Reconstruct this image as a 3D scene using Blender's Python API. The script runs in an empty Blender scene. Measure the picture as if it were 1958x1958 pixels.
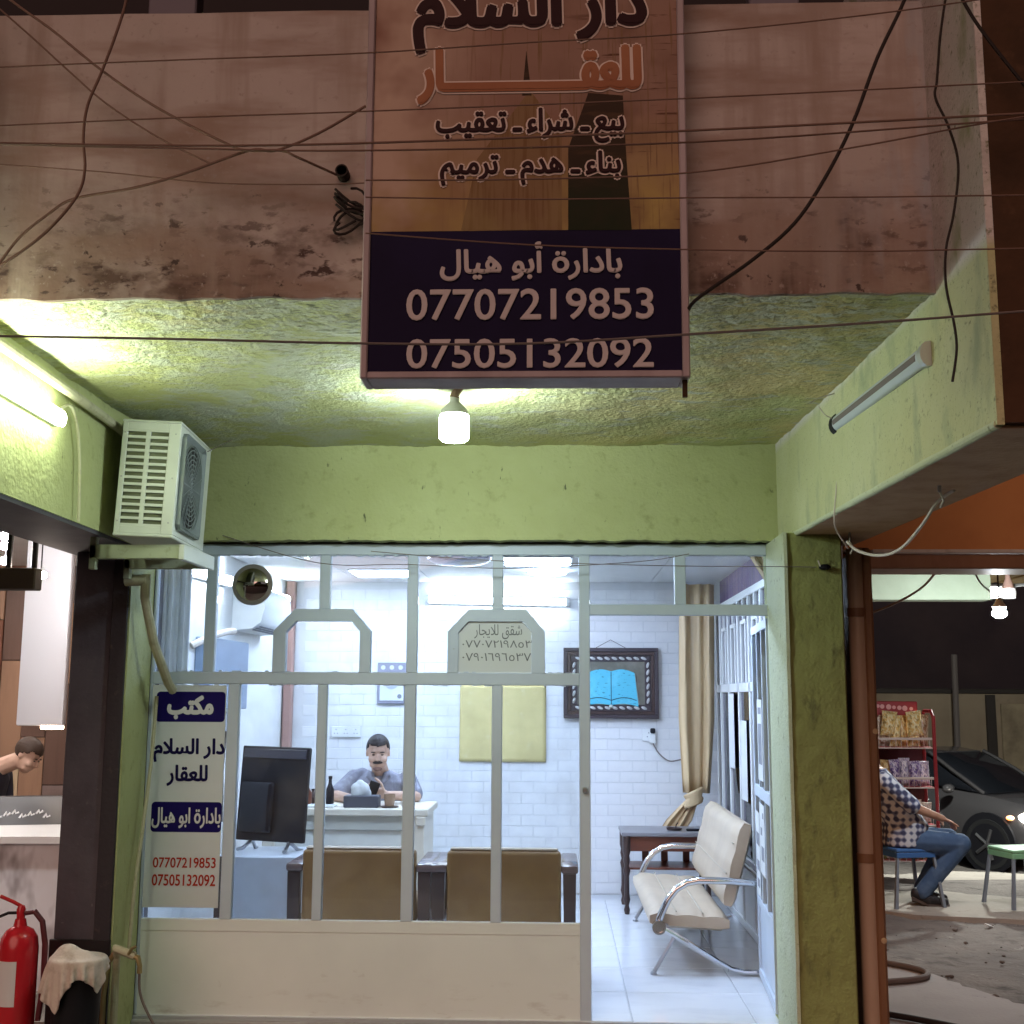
import bpy, bmesh, math, random
from mathutils import Vector, Matrix
from mathutils.geometry import tessellate_polygon
random.seed(7)
sc = bpy.context.scene
COL = sc.collection

# ------------------------------------------------------------------ camera
FPX, CX, H = 2300.0, 979.0, 1.5            # focal length and centre in photo pixels, lens height
PITCH = math.atan((1335 - 979) / FPX)
YAW = math.atan((1069 - 979) / math.hypot(FPX, 356))
ROLL = math.radians(0.3)
RM = (Matrix.Rotation(YAW, 3, 'Z') @ Matrix.Rotation(math.pi / 2 + PITCH, 3, 'X') @ Matrix.Rotation(ROLL, 3, 'Z'))
camd = bpy.data.cameras.new('camera'); cam = bpy.data.objects.new('camera', camd); COL.objects.link(cam)
cam.matrix_world = Matrix.Translation((0, 0, H)) @ RM.to_4x4()
camd.sensor_width = 36; camd.lens = FPX / 1958 * 36; camd.clip_start = 0.05; camd.clip_end = 500
sc.camera = cam

# ------------------------------------------------------------------ night sky, street light, exposure
SUN_EL, SUN_AZ = math.radians(30), math.radians(14)     # warm street lighting from behind and left of the camera
w = bpy.data.worlds.new('World'); sc.world = w; w.use_nodes = True
wn = w.node_tree
sky = wn.nodes.new('ShaderNodeTexSky'); sky.sky_type = 'NISHITA'; sky.sun_disc = False
sky.sun_elevation = math.radians(-4); sky.sun_rotation = math.radians(180 + 14)
bg = wn.nodes['Background']; bg.inputs['Strength'].default_value = 0.09
wn.links.new(sky.outputs[0], bg.inputs['Color'])
sl = bpy.data.lights.new('sun', 'SUN'); sl.energy = 0.97; sl.color = (1.0, 0.62, 0.50); sl.angle = math.radians(50)
so = bpy.data.objects.new('sun', sl); COL.objects.link(so)
sd = Vector((math.sin(SUN_AZ) * math.cos(SUN_EL), math.cos(SUN_AZ) * math.cos(SUN_EL), -math.sin(SUN_EL)))
so.rotation_euler = sd.to_track_quat('-Z', 'Y').to_euler()
sc.view_settings.view_transform = 'Standard'; sc.view_settings.look = 'None'
sc.view_settings.exposure = 0.32; sc.view_settings.gamma = 1.0
sc.render.engine = 'CYCLES'
sc.cycles.use_denoising = True
sc.cycles.max_bounces = 6; sc.cycles.diffuse_bounces = 4; sc.cycles.glossy_bounces = 2
sc.cycles.use_adaptive_sampling = True; sc.cycles.adaptive_threshold = 0.02
sc.cycles.transparent_max_bounces = 8; sc.cycles.sample_clamp_indirect = 4.0
sc.cycles.caustics_reflective = False; sc.cycles.caustics_refractive = False

# ------------------------------------------------------------------ helpers
K = 1.01346                                 # 1932-px view of the photo -> photo pixels
def ray(u, v): return RM @ Vector(((u - CX) / FPX, -(v - CX) / FPX, -1))
def PY(u, v, y): d = ray(u * K, v * K); t = y / d.y; return Vector((d.x * t, y, H + d.z * t))
def PX(u, v, x): d = ray(u * K, v * K); t = x / d.x; return Vector((x, d.y * t, H + d.z * t))
def PZ(u, v, z): d = ray(u * K, v * K); t = (z - H) / d.z; return Vector((d.x * t, d.y * t, z))
V = Vector

class B:
    """collects shapes for one mesh"""
    def __init__(s): s.bm = bmesh.new()
    def box(s, x0, x1, y0, y1, z0, z1, bev=0.0, seg=1):
        vs = [s.bm.verts.new((x, y, z)) for x in (x0, x1) for y in (y0, y1) for z in (z0, z1)]
        fs = [s.bm.faces.new([vs[i] for i in q]) for q in ((0, 1, 3, 2), (4, 6, 7, 5), (0, 4, 5, 1), (2, 3, 7, 6), (0, 2, 6, 4), (1, 5, 7, 3))]
        if bev:
            es = list({e for f in fs for e in f.edges})
            bmesh.ops.bevel(s.bm, geom=es, offset=bev, segments=seg, affect='EDGES', profile=0.5)
        return s
    def hexa(s, p):
        """8 corners: bottom ring 0-3 then top ring 4-7"""
        vs = [s.bm.verts.new(q) for q in p]
        for q in ((3, 2, 1, 0), (4, 5, 6, 7), (0, 1, 5, 4), (1, 2, 6, 5), (2, 3, 7, 6), (3, 0, 4, 7)): s.bm.faces.new([vs[i] for i in q])
        return s
    def tube(s, pts, r, n=8):
        pts = [V(p) for p in pts]
        if not isinstance(r, (list, tuple)): r = [r] * len(pts)
        t0 = (pts[1] - pts[0]).normalized()
        up = V((0, 0, 1)) if abs(t0.z) < 0.9 else V((1, 0, 0))
        nrm = t0.cross(up).normalized(); rings = []
        for i, p in enumerate(pts):
            a = pts[max(i - 1, 0)]; b = pts[min(i + 1, len(pts) - 1)]
            t = (b - a).normalized()
            nrm = (nrm - t * nrm.dot(t)).normalized(); bn = t.cross(nrm)
            rings.append([s.bm.verts.new(p + (nrm * math.cos(k * 2 * math.pi / n) + bn * math.sin(k * 2 * math.pi / n)) * r[i]) for k in range(n)])
        for i in range(len(rings) - 1):
            for k in range(n):
                s.bm.faces.new((rings[i][k], rings[i][(k + 1) % n], rings[i + 1][(k + 1) % n], rings[i + 1][k]))
        s.bm.faces.new(rings[0][::-1]); s.bm.faces.new(rings[-1])
        return s
    def loft(s, secs):
        """secs: (centre, half-width vector, half-depth vector)"""
        n = 16; rings = []
        for c, a, b in secs:
            c, a, b = V(c), V(a), V(b)
            rings.append([s.bm.verts.new(c + a * math.cos(k * 2 * math.pi / n) + b * math.sin(k * 2 * math.pi / n)) for k in range(n)])
        for i in range(len(rings) - 1):
            for k in range(n):
                s.bm.faces.new((rings[i][k], rings[i][(k + 1) % n], rings[i + 1][(k + 1) % n], rings[i + 1][k]))
        s.bm.faces.new(rings[0][::-1]); s.bm.faces.new(rings[-1])
        return s
    def lathe(s, prof, c=(0, 0, 0), n=20, axis='Z'):
        """prof: list of (radius, height); closed with fans where the radius is 0"""
        M = {'Z': Matrix.Identity(3), 'Y': Matrix.Rotation(math.pi / 2, 3, 'X'), 'X': Matrix.Rotation(math.pi / 2, 3, 'Y')}[axis]
        c = V(c); rings = []
        for r, h in prof:
            if r < 1e-6: rings.append([s.bm.verts.new(c + M @ V((0, 0, h)))])
            else: rings.append([s.bm.verts.new(c + M @ V((r * math.cos(k * 2 * math.pi / n), r * math.sin(k * 2 * math.pi / n), h))) for k in range(n)])
        for i in range(len(rings) - 1):
            a, b = rings[i], rings[i + 1]
            for k in range(n):
                k2 = (k + 1) % n
                if len(a) == 1 and len(b) == 1: break
                if len(a) == 1: s.bm.faces.new((a[0], b[k2], b[k]))
                elif len(b) == 1: s.bm.faces.new((a[k], a[k2], b[0]))
                else: s.bm.faces.new((a[k], a[k2], b[k2], b[k]))
        if len(rings[0]) > 1: s.bm.faces.new(rings[0][::-1])
        if len(rings[-1]) > 1: s.bm.faces.new(rings[-1])
        return s
    def ball(s, c, r, seg=14):
        if not isinstance(r, (tuple, list)): r = (r, r, r)
        M = Matrix.Translation(c) @ Matrix.Diagonal((*r, 1))
        bmesh.ops.create_uvsphere(s.bm, u_segments=seg, v_segments=max(8, seg * 2 // 3), radius=1, matrix=M)
        return s
    def prism(s, poly, f0, f1):
        """poly of (a,b); f0/f1 map (a,b) to the two faces"""
        a = [s.bm.verts.new(f0(*p)) for p in poly]; b = [s.bm.verts.new(f1(*p)) for p in poly]
        s.bm.faces.new(a); s.bm.faces.new(b[::-1]); n = len(poly)
        for i in range(n): s.bm.faces.new((a[i], b[i], b[(i + 1) % n], a[(i + 1) % n]))
        return s
    def wall(s, poly, y0, y1): return s.prism(poly, lambda a, b: (a, y0, b), lambda a, b: (a, y1, b))
    def face(s, pts): s.bm.faces.new([s.bm.verts.new(p) for p in pts]); return s
    def mesh(s, name='m', smooth=True, ang=35):
        bmesh.ops.recalc_face_normals(s.bm, faces=s.bm.faces)
        me = bpy.data.meshes.new(name); s.bm.to_mesh(me); s.bm.free()
        if smooth:
            me.polygons.foreach_set('use_smooth', [True] * len(me.polygons)); me.set_sharp_from_angle(angle=math.radians(ang))
        return me

def obj(name, shape, material, parent=None, local=False, smooth=True, ang=35, label=None):
    me = shape.mesh(name, smooth, ang) if isinstance(shape, B) else shape
    o = bpy.data.objects.new(name, me); COL.objects.link(o)
    if material is not None and not me.materials: me.materials.append(material)
    if parent is not None:
        o.parent = parent
        if not local:                       # built in world space: undo every parent's offset
            off = V((0, 0, 0)); q = parent
            while q is not None: off += V(q.location); q = q.parent
            o.location = -off
    if label: o['label'] = label
    return o
def tag(o, label, cat, group=None):
    o['label'] = label; o['category'] = cat
    if group: o['group'] = group
    return o
def thing(name, label, cat, loc=(0, 0, 0), rz=0, group=None):
    o = bpy.data.objects.new(name, None); COL.objects.link(o); o.location = loc; o.rotation_euler = (0, 0, rz)
    o.empty_display_size = 0.1
    return tag(o, label, cat, group)
def struct(o, kind='structure'): o['kind'] = kind; return o
def remesh(b, voxel, smooth_iter=6, name='m'):
    me = b.mesh(name, False); t = bpy.data.objects.new('tmp', me); COL.objects.link(t)
    m = t.modifiers.new('r', 'REMESH'); m.mode = 'VOXEL'; m.voxel_size = voxel; m.use_smooth_shade = True
    if smooth_iter: q = t.modifiers.new('s', 'SMOOTH'); q.factor = 0.5; q.iterations = smooth_iter
    dg = bpy.context.evaluated_depsgraph_get(); out = bpy.data.meshes.new_from_object(t.evaluated_get(dg))
    bpy.data.objects.remove(t); out.name = name
    out.polygons.foreach_set('use_smooth', [True] * len(out.polygons))
    return out

# ------------------------------------------------------------------ materials
def srgb(r, g, b):
    f = lambda c: (c / 255 / 12.92 if c / 255 <= 0.04045 else ((c / 255 + 0.055) / 1.055) ** 2.4)
    return (f(r), f(g), f(b))
def mat(name, col, rough=0.6, metal=0.0, var=None, bump=None, spec=0.4, emit=None, coat=0.0):
    """var: list of (noise scale, colour, low, high) layers; bump: list of (scale, strength, distance)"""
    m = bpy.data.materials.new(name); m.use_nodes = True; nt = m.node_tree; p = nt.nodes['Principled BSDF']
    p.inputs['Base Color'].default_value = (*col, 1); p.inputs['Roughness'].default_value = rough
    p.inputs['Metallic'].default_value = metal; p.inputs['Specular IOR Level'].default_value = spec
    if coat: p.inputs['Coat Weight'].default_value = coat
    tc = nt.nodes.new('ShaderNodeTexCoord'); src = None
    if var:
        for L in var:
            sc_, c2, lo, hi = L[:4]
            stretch = V((1, 1, 1))
            if isinstance(sc_, tuple): stretch = V(sc_[1]); sc_ = sc_[0]
            mp = nt.nodes.new('ShaderNodeMapping'); mp.inputs['Scale'].default_value = stretch; nt.links.new(tc.outputs['Object'], mp.inputs[0])
            n = nt.nodes.new('ShaderNodeTexNoise'); n.inputs['Scale'].default_value = sc_; n.inputs['Detail'].default_value = 4; n.inputs['Roughness'].default_value = 0.6
            nt.links.new(mp.outputs[0], n.inputs['Vector'])
            mr = nt.nodes.new('ShaderNodeMapRange'); mr.inputs[1].default_value = lo; mr.inputs[2].default_value = hi
            nt.links.new(n.outputs['Fac'], mr.inputs[0])
            mx = nt.nodes.new('ShaderNodeMix'); mx.data_type = 'RGBA'
            fac = mr.outputs[0]
            if len(L) > 4:                  # this layer lies only along part of one axis
                ax, g0, g1 = L[4]
                sx = nt.nodes.new('ShaderNodeSeparateXYZ'); nt.links.new(tc.outputs['Object'], sx.inputs[0])
                gr = nt.nodes.new('ShaderNodeMapRange'); gr.inputs[1].default_value = g0; gr.inputs[2].default_value = g1
                nt.links.new(sx.outputs[ax], gr.inputs[0])
                mu = nt.nodes.new('ShaderNodeMath'); mu.operation = 'MULTIPLY'; nt.links.new(fac, mu.inputs[0]); nt.links.new(gr.outputs[0], mu.inputs[1]); fac = mu.outputs[0]
            nt.links.new(fac, mx.inputs['Factor'])
            if src is None: mx.inputs['A'].default_value = (*col, 1)
            else: nt.links.new(src, mx.inputs['A'])
            mx.inputs['B'].default_value = (*c2, 1); src = mx.outputs['Result']
        nt.links.new(src, p.inputs['Base Color'])
    if bump:
        last = None
        for s_, st, di in bump:
            n = nt.nodes.new('ShaderNodeTexNoise'); n.inputs['Scale'].default_value = s_; n.inputs['Detail'].default_value = 2.5
            nt.links.new(tc.outputs['Object'], n.inputs['Vector'])
            b = nt.nodes.new('ShaderNodeBump'); b.inputs['Strength'].default_value = st; b.inputs['Distance'].default_value = di
            nt.links.new(n.outputs['Fac'], b.inputs['Height'])
            if last: nt.links.new(last, b.inputs['Normal'])
            last = b.outputs['Normal']
        nt.links.new(last, p.inputs['Normal'])
    if emit:
        p.inputs['Emission Color'].default_value = (*emit[0], 1); p.inputs['Emission Strength'].default_value = emit[1]
    return m
def lamp_mat(name, col, strength):
    m = bpy.data.materials.new(name); m.use_nodes = True; nt = m.node_tree
    p = nt.nodes['Principled BSDF']; p.inputs['Base Color'].default_value = (0.8, 0.8, 0.8, 1)
    p.inputs['Emission Color'].default_value = (*col, 1); p.inputs['Emission Strength'].default_value = strength
    return m
def glass_mat(name, tint=(1, 1, 1), refl=1.0, haze=0.0):
    m = bpy.data.materials.new(name); m.use_nodes = True; nt = m.node_tree; nt.nodes.clear()
    out = nt.nodes.new('ShaderNodeOutputMaterial'); tr = nt.nodes.new('ShaderNodeBsdfTransparent'); tr.inputs[0].default_value = (*tint, 1)
    gl = nt.nodes.new('ShaderNodeBsdfGlossy'); gl.inputs['Roughness'].default_value = 0.02
    fr = nt.nodes.new('ShaderNodeFresnel'); fr.inputs[0].default_value = 1.45
    ml = nt.nodes.new('ShaderNodeMath'); ml.operation = 'MULTIPLY'; ml.inputs[1].default_value = refl
    nt.links.new(fr.outputs[0], ml.inputs[0])
    base = tr.outputs[0]
    if haze:
        df = nt.nodes.new('ShaderNodeBsdfDiffuse'); df.inputs[0].default_value = (0.7, 0.7, 0.7, 1)
        tc = nt.nodes.new('ShaderNodeTexCoord'); n = nt.nodes.new('ShaderNodeTexNoise'); n.inputs['Scale'].default_value = 5; n.inputs['Detail'].default_value = 6
        nt.links.new(tc.outputs['Object'], n.inputs['Vector'])
        mr = nt.nodes.new('ShaderNodeMapRange'); mr.inputs[1].default_value = 0.4; mr.inputs[2].default_value = 0.8; mr.inputs[4].default_value = haze
        nt.links.new(n.outputs['Fac'], mr.inputs[0])
        mh = nt.nodes.new('ShaderNodeMixShader'); nt.links.new(mr.outputs[0], mh.inputs[0]); nt.links.new(base, mh.inputs[1]); nt.links.new(df.outputs[0], mh.inputs[2]); base = mh.outputs[0]
    mx = nt.nodes.new('ShaderNodeMixShader'); nt.links.new(ml.outputs[0], mx.inputs[0]); nt.links.new(base, mx.inputs[1]); nt.links.new(gl.outputs[0], mx.inputs[2])
    nt.links.new(mx.outputs[0], out.inputs[0])
    return m

M = {}
GREEN = (0.46, 0.49, 0.23)
M['green'] = mat('green_plaster', GREEN, 0.75, var=[(2.5, (0.41, 0.43, 0.19), 0.4, 0.7), (14, (0.34, 0.35, 0.15), 0.58, 0.75), ((30, (1, 1, 0.4)), (0.10, 0.11, 0.05), 0.68, 0.76)], bump=[(60, 0.35, 0.01), (11, 0.25, 0.02)])
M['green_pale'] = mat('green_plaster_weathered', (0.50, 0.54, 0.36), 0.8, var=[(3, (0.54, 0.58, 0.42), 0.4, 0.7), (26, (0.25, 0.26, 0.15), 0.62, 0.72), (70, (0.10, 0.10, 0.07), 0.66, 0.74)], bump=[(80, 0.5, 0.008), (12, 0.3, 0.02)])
M['green_olive'] = mat('olive_mottled_plaster', (0.29, 0.31, 0.11), 0.85, var=[(5, (0.24, 0.25, 0.085), 0.4, 0.65), ((18, (1, 1, 0.4)), (0.15, 0.15, 0.06), 0.56, 0.72), (90, (0.20, 0.2, 0.1), 0.70, 0.76)], bump=[(70, 0.5, 0.008), (16, 0.4, 0.02)])  # darker, mottled olive tone for the right pillar's front
M['purple'] = mat('dark_plum_paint', srgb(84, 80, 88), 0.7, var=[(4, srgb(68, 64, 72), 0.4, 0.7), (40, srgb(98, 94, 98), 0.66, 0.75)], bump=[(50, 0.2, 0.006)])
M['purple_edge'] = mat('dark_plum_edge_tile', srgb(40, 36, 42), 0.55, var=[(20, srgb(70, 58, 56), 0.6, 0.75)], bump=[(50, 0.3, 0.006)])
M['fin_brown'] = mat('dirty_brown_plaster', (0.07, 0.032, 0.014), 0.9, var=[(4, (0.045, 0.022, 0.01), 0.4, 0.65), (12, (0.10, 0.05, 0.025), 0.6, 0.75)], bump=[(30, 0.4, 0.01)])
M['under_brown'] = mat('brown_beam_underside', (0.52, 0.36, 0.22), 0.9, var=[(8, (0.42, 0.28, 0.16), 0.45, 0.7)], bump=[(40, 0.4, 0.01)])
M['orange'] = mat('orange_wall_paint', (0.62, 0.27, 0.09), 0.7, var=[(3, (0.52, 0.21, 0.07), 0.4, 0.7)], bump=[(40, 0.2, 0.005)])
M['brown'] = mat('brown_gloss_paint', (0.27, 0.135, 0.07), 0.45, var=[((6, (1, 1, 0.2)), (0.20, 0.095, 0.05), 0.4, 0.7), ((20, (1, 1, 0.15)), (0.30, 0.14, 0.08), 0.62, 0.74)], bump=[(20, 0.15, 0.005)])
M['frame'] = mat('grey_white_enamel', (0.56, 0.63, 0.72), 0.45, var=[(3, (0.50, 0.57, 0.66), 0.4, 0.7), (40, (0.36, 0.38, 0.38), 0.70, 0.78)], bump=[(25, 0.08, 0.004)])
M['panel'] = mat('sheet_steel_panel_paint', (0.80, 0.83, 0.80), 0.42, var=[(1.4, (0.73, 0.76, 0.74), 0.4, 0.7), (9, (0.55, 0.53, 0.49), 0.68, 0.84), ((5, (1, 1, 3)), (0.50, 0.47, 0.42), 0.56, 0.74, (2, 0.18, -0.02))], bump=[(3, 0.12, 0.02), (30, 0.05, 0.003)])
M['glass'] = glass_mat('window_glass', (0.96, 0.98, 0.98), 1.5, 0.09)
M['glass_purple'] = glass_mat('partition_glass', (0.62, 0.52, 0.74), 1.0, 0.02)
M['white_brick'] = mat('white_foam_brick', (0.80, 0.80, 0.80), 0.55, var=[(7, (0.74, 0.74, 0.75), 0.4, 0.7)], bump=[(45, 0.15, 0.004)])
M['white_joint'] = mat('white_brick_joint', (0.70, 0.71, 0.72), 0.7)
M['white'] = mat('white_wall_paint', (0.78, 0.78, 0.77), 0.6, var=[(3, (0.70, 0.70, 0.69), 0.4, 0.75), (16, (0.60, 0.59, 0.57), 0.68, 0.8)], bump=[(30, 0.1, 0.004)])
M['white_plastic'] = mat('white_plastic', (0.78, 0.79, 0.78), 0.4)
M['ceil'] = mat('white_ceiling_tile', (0.76, 0.77, 0.78), 0.7, var=[(50, (0.70, 0.71, 0.72), 0.55, 0.7)])
M['grid'] = mat('ceiling_grid_metal', (0.6, 0.6, 0.62), 0.5)
M['tile'] = mat('glossy_white_floor_tile', (0.74, 0.76, 0.79), 0.12, var=[((2, (1, 2.5, 1)), (0.66, 0.68, 0.72), 0.5, 0.68)], spec=0.5)
M['grout'] = mat('grey_grout', (0.42, 0.43, 0.45), 0.9)
M['cream'] = mat('cream_leather', (0.50, 0.405, 0.295), 0.42, var=[(5, (0.44, 0.355, 0.26), 0.4, 0.7)], bump=[(140, 0.15, 0.002), (9, 0.1, 0.01)])
M['seam'] = mat('leather_seam', (0.40, 0.35, 0.27), 0.7)
M['chrome'] = mat('chrome', (0.72, 0.73, 0.75), 0.12, 1.0)
M['steel'] = mat('dull_steel', (0.42, 0.43, 0.45), 0.35, 1.0)
M['mustard'] = mat('mustard_brown_leather', (0.27, 0.155, 0.05), 0.5, var=[(3, (0.22, 0.12, 0.04), 0.4, 0.7)], bump=[(90, 0.2, 0.003)])
M['dark_wood'] = mat('dark_varnished_wood', (0.06, 0.035, 0.03), 0.35, var=[((8, (1, 1, 0.1)), (0.035, 0.02, 0.018), 0.4, 0.7)])
M['red_wood'] = mat('mahogany', (0.16, 0.05, 0.028), 0.35, var=[((10, (0.2, 1, 1)), (0.10, 0.03, 0.02), 0.4, 0.7)])
M['desk'] = mat('cream_desk_laminate', (0.74, 0.68, 0.57), 0.4, var=[(2, (0.68, 0.62, 0.52), 0.4, 0.7)])
M['desk_grey'] = mat('desk_grey_band', (0.50, 0.49, 0.43), 0.5)
M['black'] = mat('black_plastic', (0.010, 0.010, 0.013), 0.5, spec=0.2, bump=[(60, 0.05, 0.002)])
M['black_gloss'] = mat('black_gloss', (0.008, 0.008, 0.011), 0.08)
M['rubber'] = mat('black_cable', (0.030, 0.022, 0.020), 0.7, spec=0.2)
M['cable_brown'] = mat('dusty_cable', (0.20, 0.125, 0.10), 0.85, spec=0.2)
M['cable_grey'] = mat('grey_cable', (0.17, 0.14, 0.13), 0.8)
M['cable_white'] = mat('white_cable', (0.62, 0.56, 0.50), 0.6, var=[(20, (0.5, 0.44, 0.38), 0.5, 0.7)])
M['pipe_pale'] = mat('insulated_pipe_wrap', (0.46, 0.44, 0.30), 0.7, var=[(18, (0.34, 0.32, 0.21), 0.5, 0.7)], bump=[(40, 0.3, 0.004)])
M['ac'] = mat('ac_white_enamel', (0.62, 0.65, 0.60), 0.4, var=[(4, (0.56, 0.58, 0.53), 0.45, 0.7)])
M['ac_dark'] = mat('ac_fan_face', (0.20, 0.23, 0.24), 0.5)
M['ac_fin'] = mat('ac_inner_coil', (0.13, 0.14, 0.09), 0.6)
M['curtain'] = mat('beige_satin_curtain', (0.60, 0.44, 0.25), 0.42, var=[((7, (1, 1, 0.15)), (0.48, 0.34, 0.19), 0.4, 0.7)], spec=0.5)
M['white_curtain'] = mat('white_curtain', (0.80, 0.79, 0.82), 0.6)
M['yellow_cloth'] = mat('yellow_cloth', (0.62, 0.52, 0.24), 0.7, var=[(4, (0.54, 0.45, 0.20), 0.4, 0.7), (12, (0.66, 0.58, 0.32), 0.6, 0.75)], bump=[(5, 0.3, 0.02)])
M['pic_frame'] = mat('dark_picture_frame', (0.055, 0.04, 0.045), 0.35)
M['pic_silver'] = mat('silver_frame_ornament', (0.55, 0.54, 0.52), 0.4, 0.3)
M['pic_mat'] = mat('olive_picture_ground', (0.14, 0.13, 0.10), 0.35, var=[(6, (0.22, 0.20, 0.16), 0.45, 0.7)])
M['page'] = mat('turquoise_book_page', (0.10, 0.50, 0.66), 0.4, var=[((60, (0.4, 1, 1.6)), (0.03, 0.20, 0.30), 0.60, 0.66), (6, (0.16, 0.60, 0.74), 0.5, 0.7)])
M['page_edge'] = mat('book_page_edge', (0.45, 0.47, 0.42), 0.5)
M['ink'] = mat('dark_ink', (0.02, 0.05, 0.09), 0.6)
M['navy'] = mat('navy_print', (0.012, 0.007, 0.10), 0.4, spec=0.08)
M['navy_sign'] = mat('navy_sign_face', (0.012, 0.008, 0.034), 0.6, var=[(1.5, (0.020, 0.014, 0.060), 0.45, 0.7)], spec=0.08)
M['sticker'] = mat('white_vinyl_sheet', (0.82, 0.84, 0.82), 0.4, var=[(3, (0.76, 0.78, 0.75), 0.4, 0.7)])
for _k in ('sticker', 'white_curtain'):
  _m = M[_k]; _nt = _m.node_tree; _p = _nt.nodes['Principled BSDF']; _o = [n for n in _nt.nodes if n.type == 'OUTPUT_MATERIAL'][0]
  _t = _nt.nodes.new('ShaderNodeBsdfTranslucent'); _t.inputs[0].default_value = (0.80, 0.82, 0.80, 1)
  _x = _nt.nodes.new('ShaderNodeMixShader'); _x.inputs[0].default_value = 0.3 if _k == 'sticker' else 0.55
  _nt.links.new(_p.outputs[0], _x.inputs[1]); _nt.links.new(_t.outputs[0], _x.inputs[2]); _nt.links.new(_x.outputs[0], _o.inputs['Surface'])
M['paper'] = mat('white_paper', (0.66, 0.68, 0.68), 0.7)
M['paper_grey'] = mat('grey_print', (0.20, 0.21, 0.24), 0.7)
M['pencil'] = mat('grey_handwriting', (0.16, 0.17, 0.18), 0.8)
M['txt_white'] = mat('white_lettering', (0.72, 0.72, 0.74), 0.5, spec=0.08)
M['txt_navy'] = mat('navy_lettering', (0.010, 0.008, 0.06), 0.5, spec=0.08)
M['txt_red'] = mat('red_lettering', (0.42, 0.035, 0.015), 0.5, spec=0.08)
M['txt_pink'] = mat('faded_white_lettering', (0.60, 0.54, 0.54), 0.6, spec=0.1)
M['txt_maroon'] = mat('maroon_lettering', (0.030, 0.008, 0.010), 0.5, spec=0.08)
M['txt_halo'] = mat('pale_lettering_outline', (0.72, 0.60, 0.54), 0.6, spec=0.1)
M['txt_orange'] = mat('orange_lettering', (0.38, 0.165, 0.085), 0.6, spec=0.1, var=[(4, (0.32, 0.125, 0.065), 0.4, 0.7)])
M['sign_frame'] = mat('dusty_aluminium_sign_frame', (0.42, 0.34, 0.36), 0.5, var=[((6, (1, 1, 0.2)), (0.30, 0.23, 0.24), 0.4, 0.7)])
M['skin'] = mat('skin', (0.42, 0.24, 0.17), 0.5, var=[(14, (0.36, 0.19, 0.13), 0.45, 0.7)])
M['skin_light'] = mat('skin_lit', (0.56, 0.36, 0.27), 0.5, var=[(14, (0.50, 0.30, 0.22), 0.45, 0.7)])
M['hair'] = mat('dark_hair', (0.018, 0.013, 0.014), 0.6, bump=[(200, 0.4, 0.003)])
M['hair_brown'] = mat('brown_hair', (0.05, 0.028, 0.018), 0.6, bump=[(200, 0.4, 0.003)])
M['shirt_grey'] = mat('grey_blue_shirt', (0.25, 0.25, 0.30), 0.85, var=[(6, (0.19, 0.19, 0.24), 0.4, 0.7), ((30, (1, 1, .3)), (.30, .30, .35), .55, .65)], bump=[(9, 0.9, 0.03), (22, .5, .012)])
M['shirt_black'] = mat('black_tshirt', (0.018, 0.016, 0.026), 0.85, bump=[(9, 0.5, 0.015)])
M['jeans'] = mat('blue_jeans', (0.045, 0.085, 0.17), 0.85, var=[(9, (0.075, 0.125, 0.22), 0.45, 0.7)], bump=[(10, 0.6, 0.015), (250, 0.2, 0.002)])
M['trousers'] = mat('dark_trousers', (0.03, 0.03, 0.035), 0.85)
M['shoe'] = mat('dark_shoe', (0.022, 0.02, 0.024), 0.6)
M['sole'] = mat('grey_sole', (0.16, 0.14, 0.14), 0.8)
M['blue_plastic'] = mat('blue_plastic', (0.045, 0.13, 0.34), 0.45)
M['stool_leg'] = mat('grey_plastic_leg', (0.20, 0.23, 0.28), 0.5)
M['green_plastic'] = mat('mint_plastic', (0.22, 0.45, 0.26), 0.45)
M['red_metal'] = mat('red_rack_paint', (0.30, 0.02, 0.03), 0.4)
M['rack_white'] = mat('white_rack_rail', (0.60, 0.50, 0.48), 0.5)
M['red_ext'] = mat('red_extinguisher_paint', (0.50, 0.015, 0.025), 0.25, coat=0.3)
M['marble'] = mat('white_marble', (0.84, 0.87, 0.92), 0.3, var=[((1.7, (1.5, 1, 0.8)), (0.40, 0.39, 0.42), 0.51, 0.58), (1.5, (0.74, 0.73, 0.75), 0.4, 0.6)])
M['counter_top'] = mat('white_counter_top', (0.80, 0.80, 0.79), 0.25)
M['cloth'] = mat('off_white_rag', (0.58, 0.50, 0.44), 0.9, var=[(14, (0.36, 0.28, 0.23), 0.45, 0.7)], bump=[(30, 0.5, 0.01)])
M['brass'] = mat('dull_brass', (0.34, 0.27, 0.13), 0.4, 0.6)
M['beige_far'] = mat('far_plaster_wall', (0.34, 0.26, 0.18), 0.9, var=[(0.8, (0.22, 0.16, 0.11), 0.4, 0.7), (5, (0.26, 0.20, 0.14), 0.6, 0.75)], bump=[(6, 0.4, 0.02)])
M['far_dark'] = mat('far_dark_trim', (0.045, 0.035, 0.03), 0.8)
M['dirt'] = mat('rough_dirt_ground', (0.20, 0.175, 0.16), 0.95, var=[(0.9, (0.12, 0.105, 0.10), 0.42, 0.62), (5, (0.07, 0.06, 0.055), 0.56, 0.72), (9, (0.32, 0.30, 0.28), 0.64, 0.74), (60, (0.10, 0.09, 0.085), 0.60, 0.70)], bump=[(7, 0.6, 0.05), (40, 0.5, 0.02)])
M['concrete'] = mat('pale_concrete', (0.38, 0.36, 0.36), 0.9, var=[(2, (0.32, 0.30, 0.30), 0.4, 0.7), (16, (0.22, 0.20, 0.20), 0.66, 0.76)], bump=[(40, 0.3, 0.008)])
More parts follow.
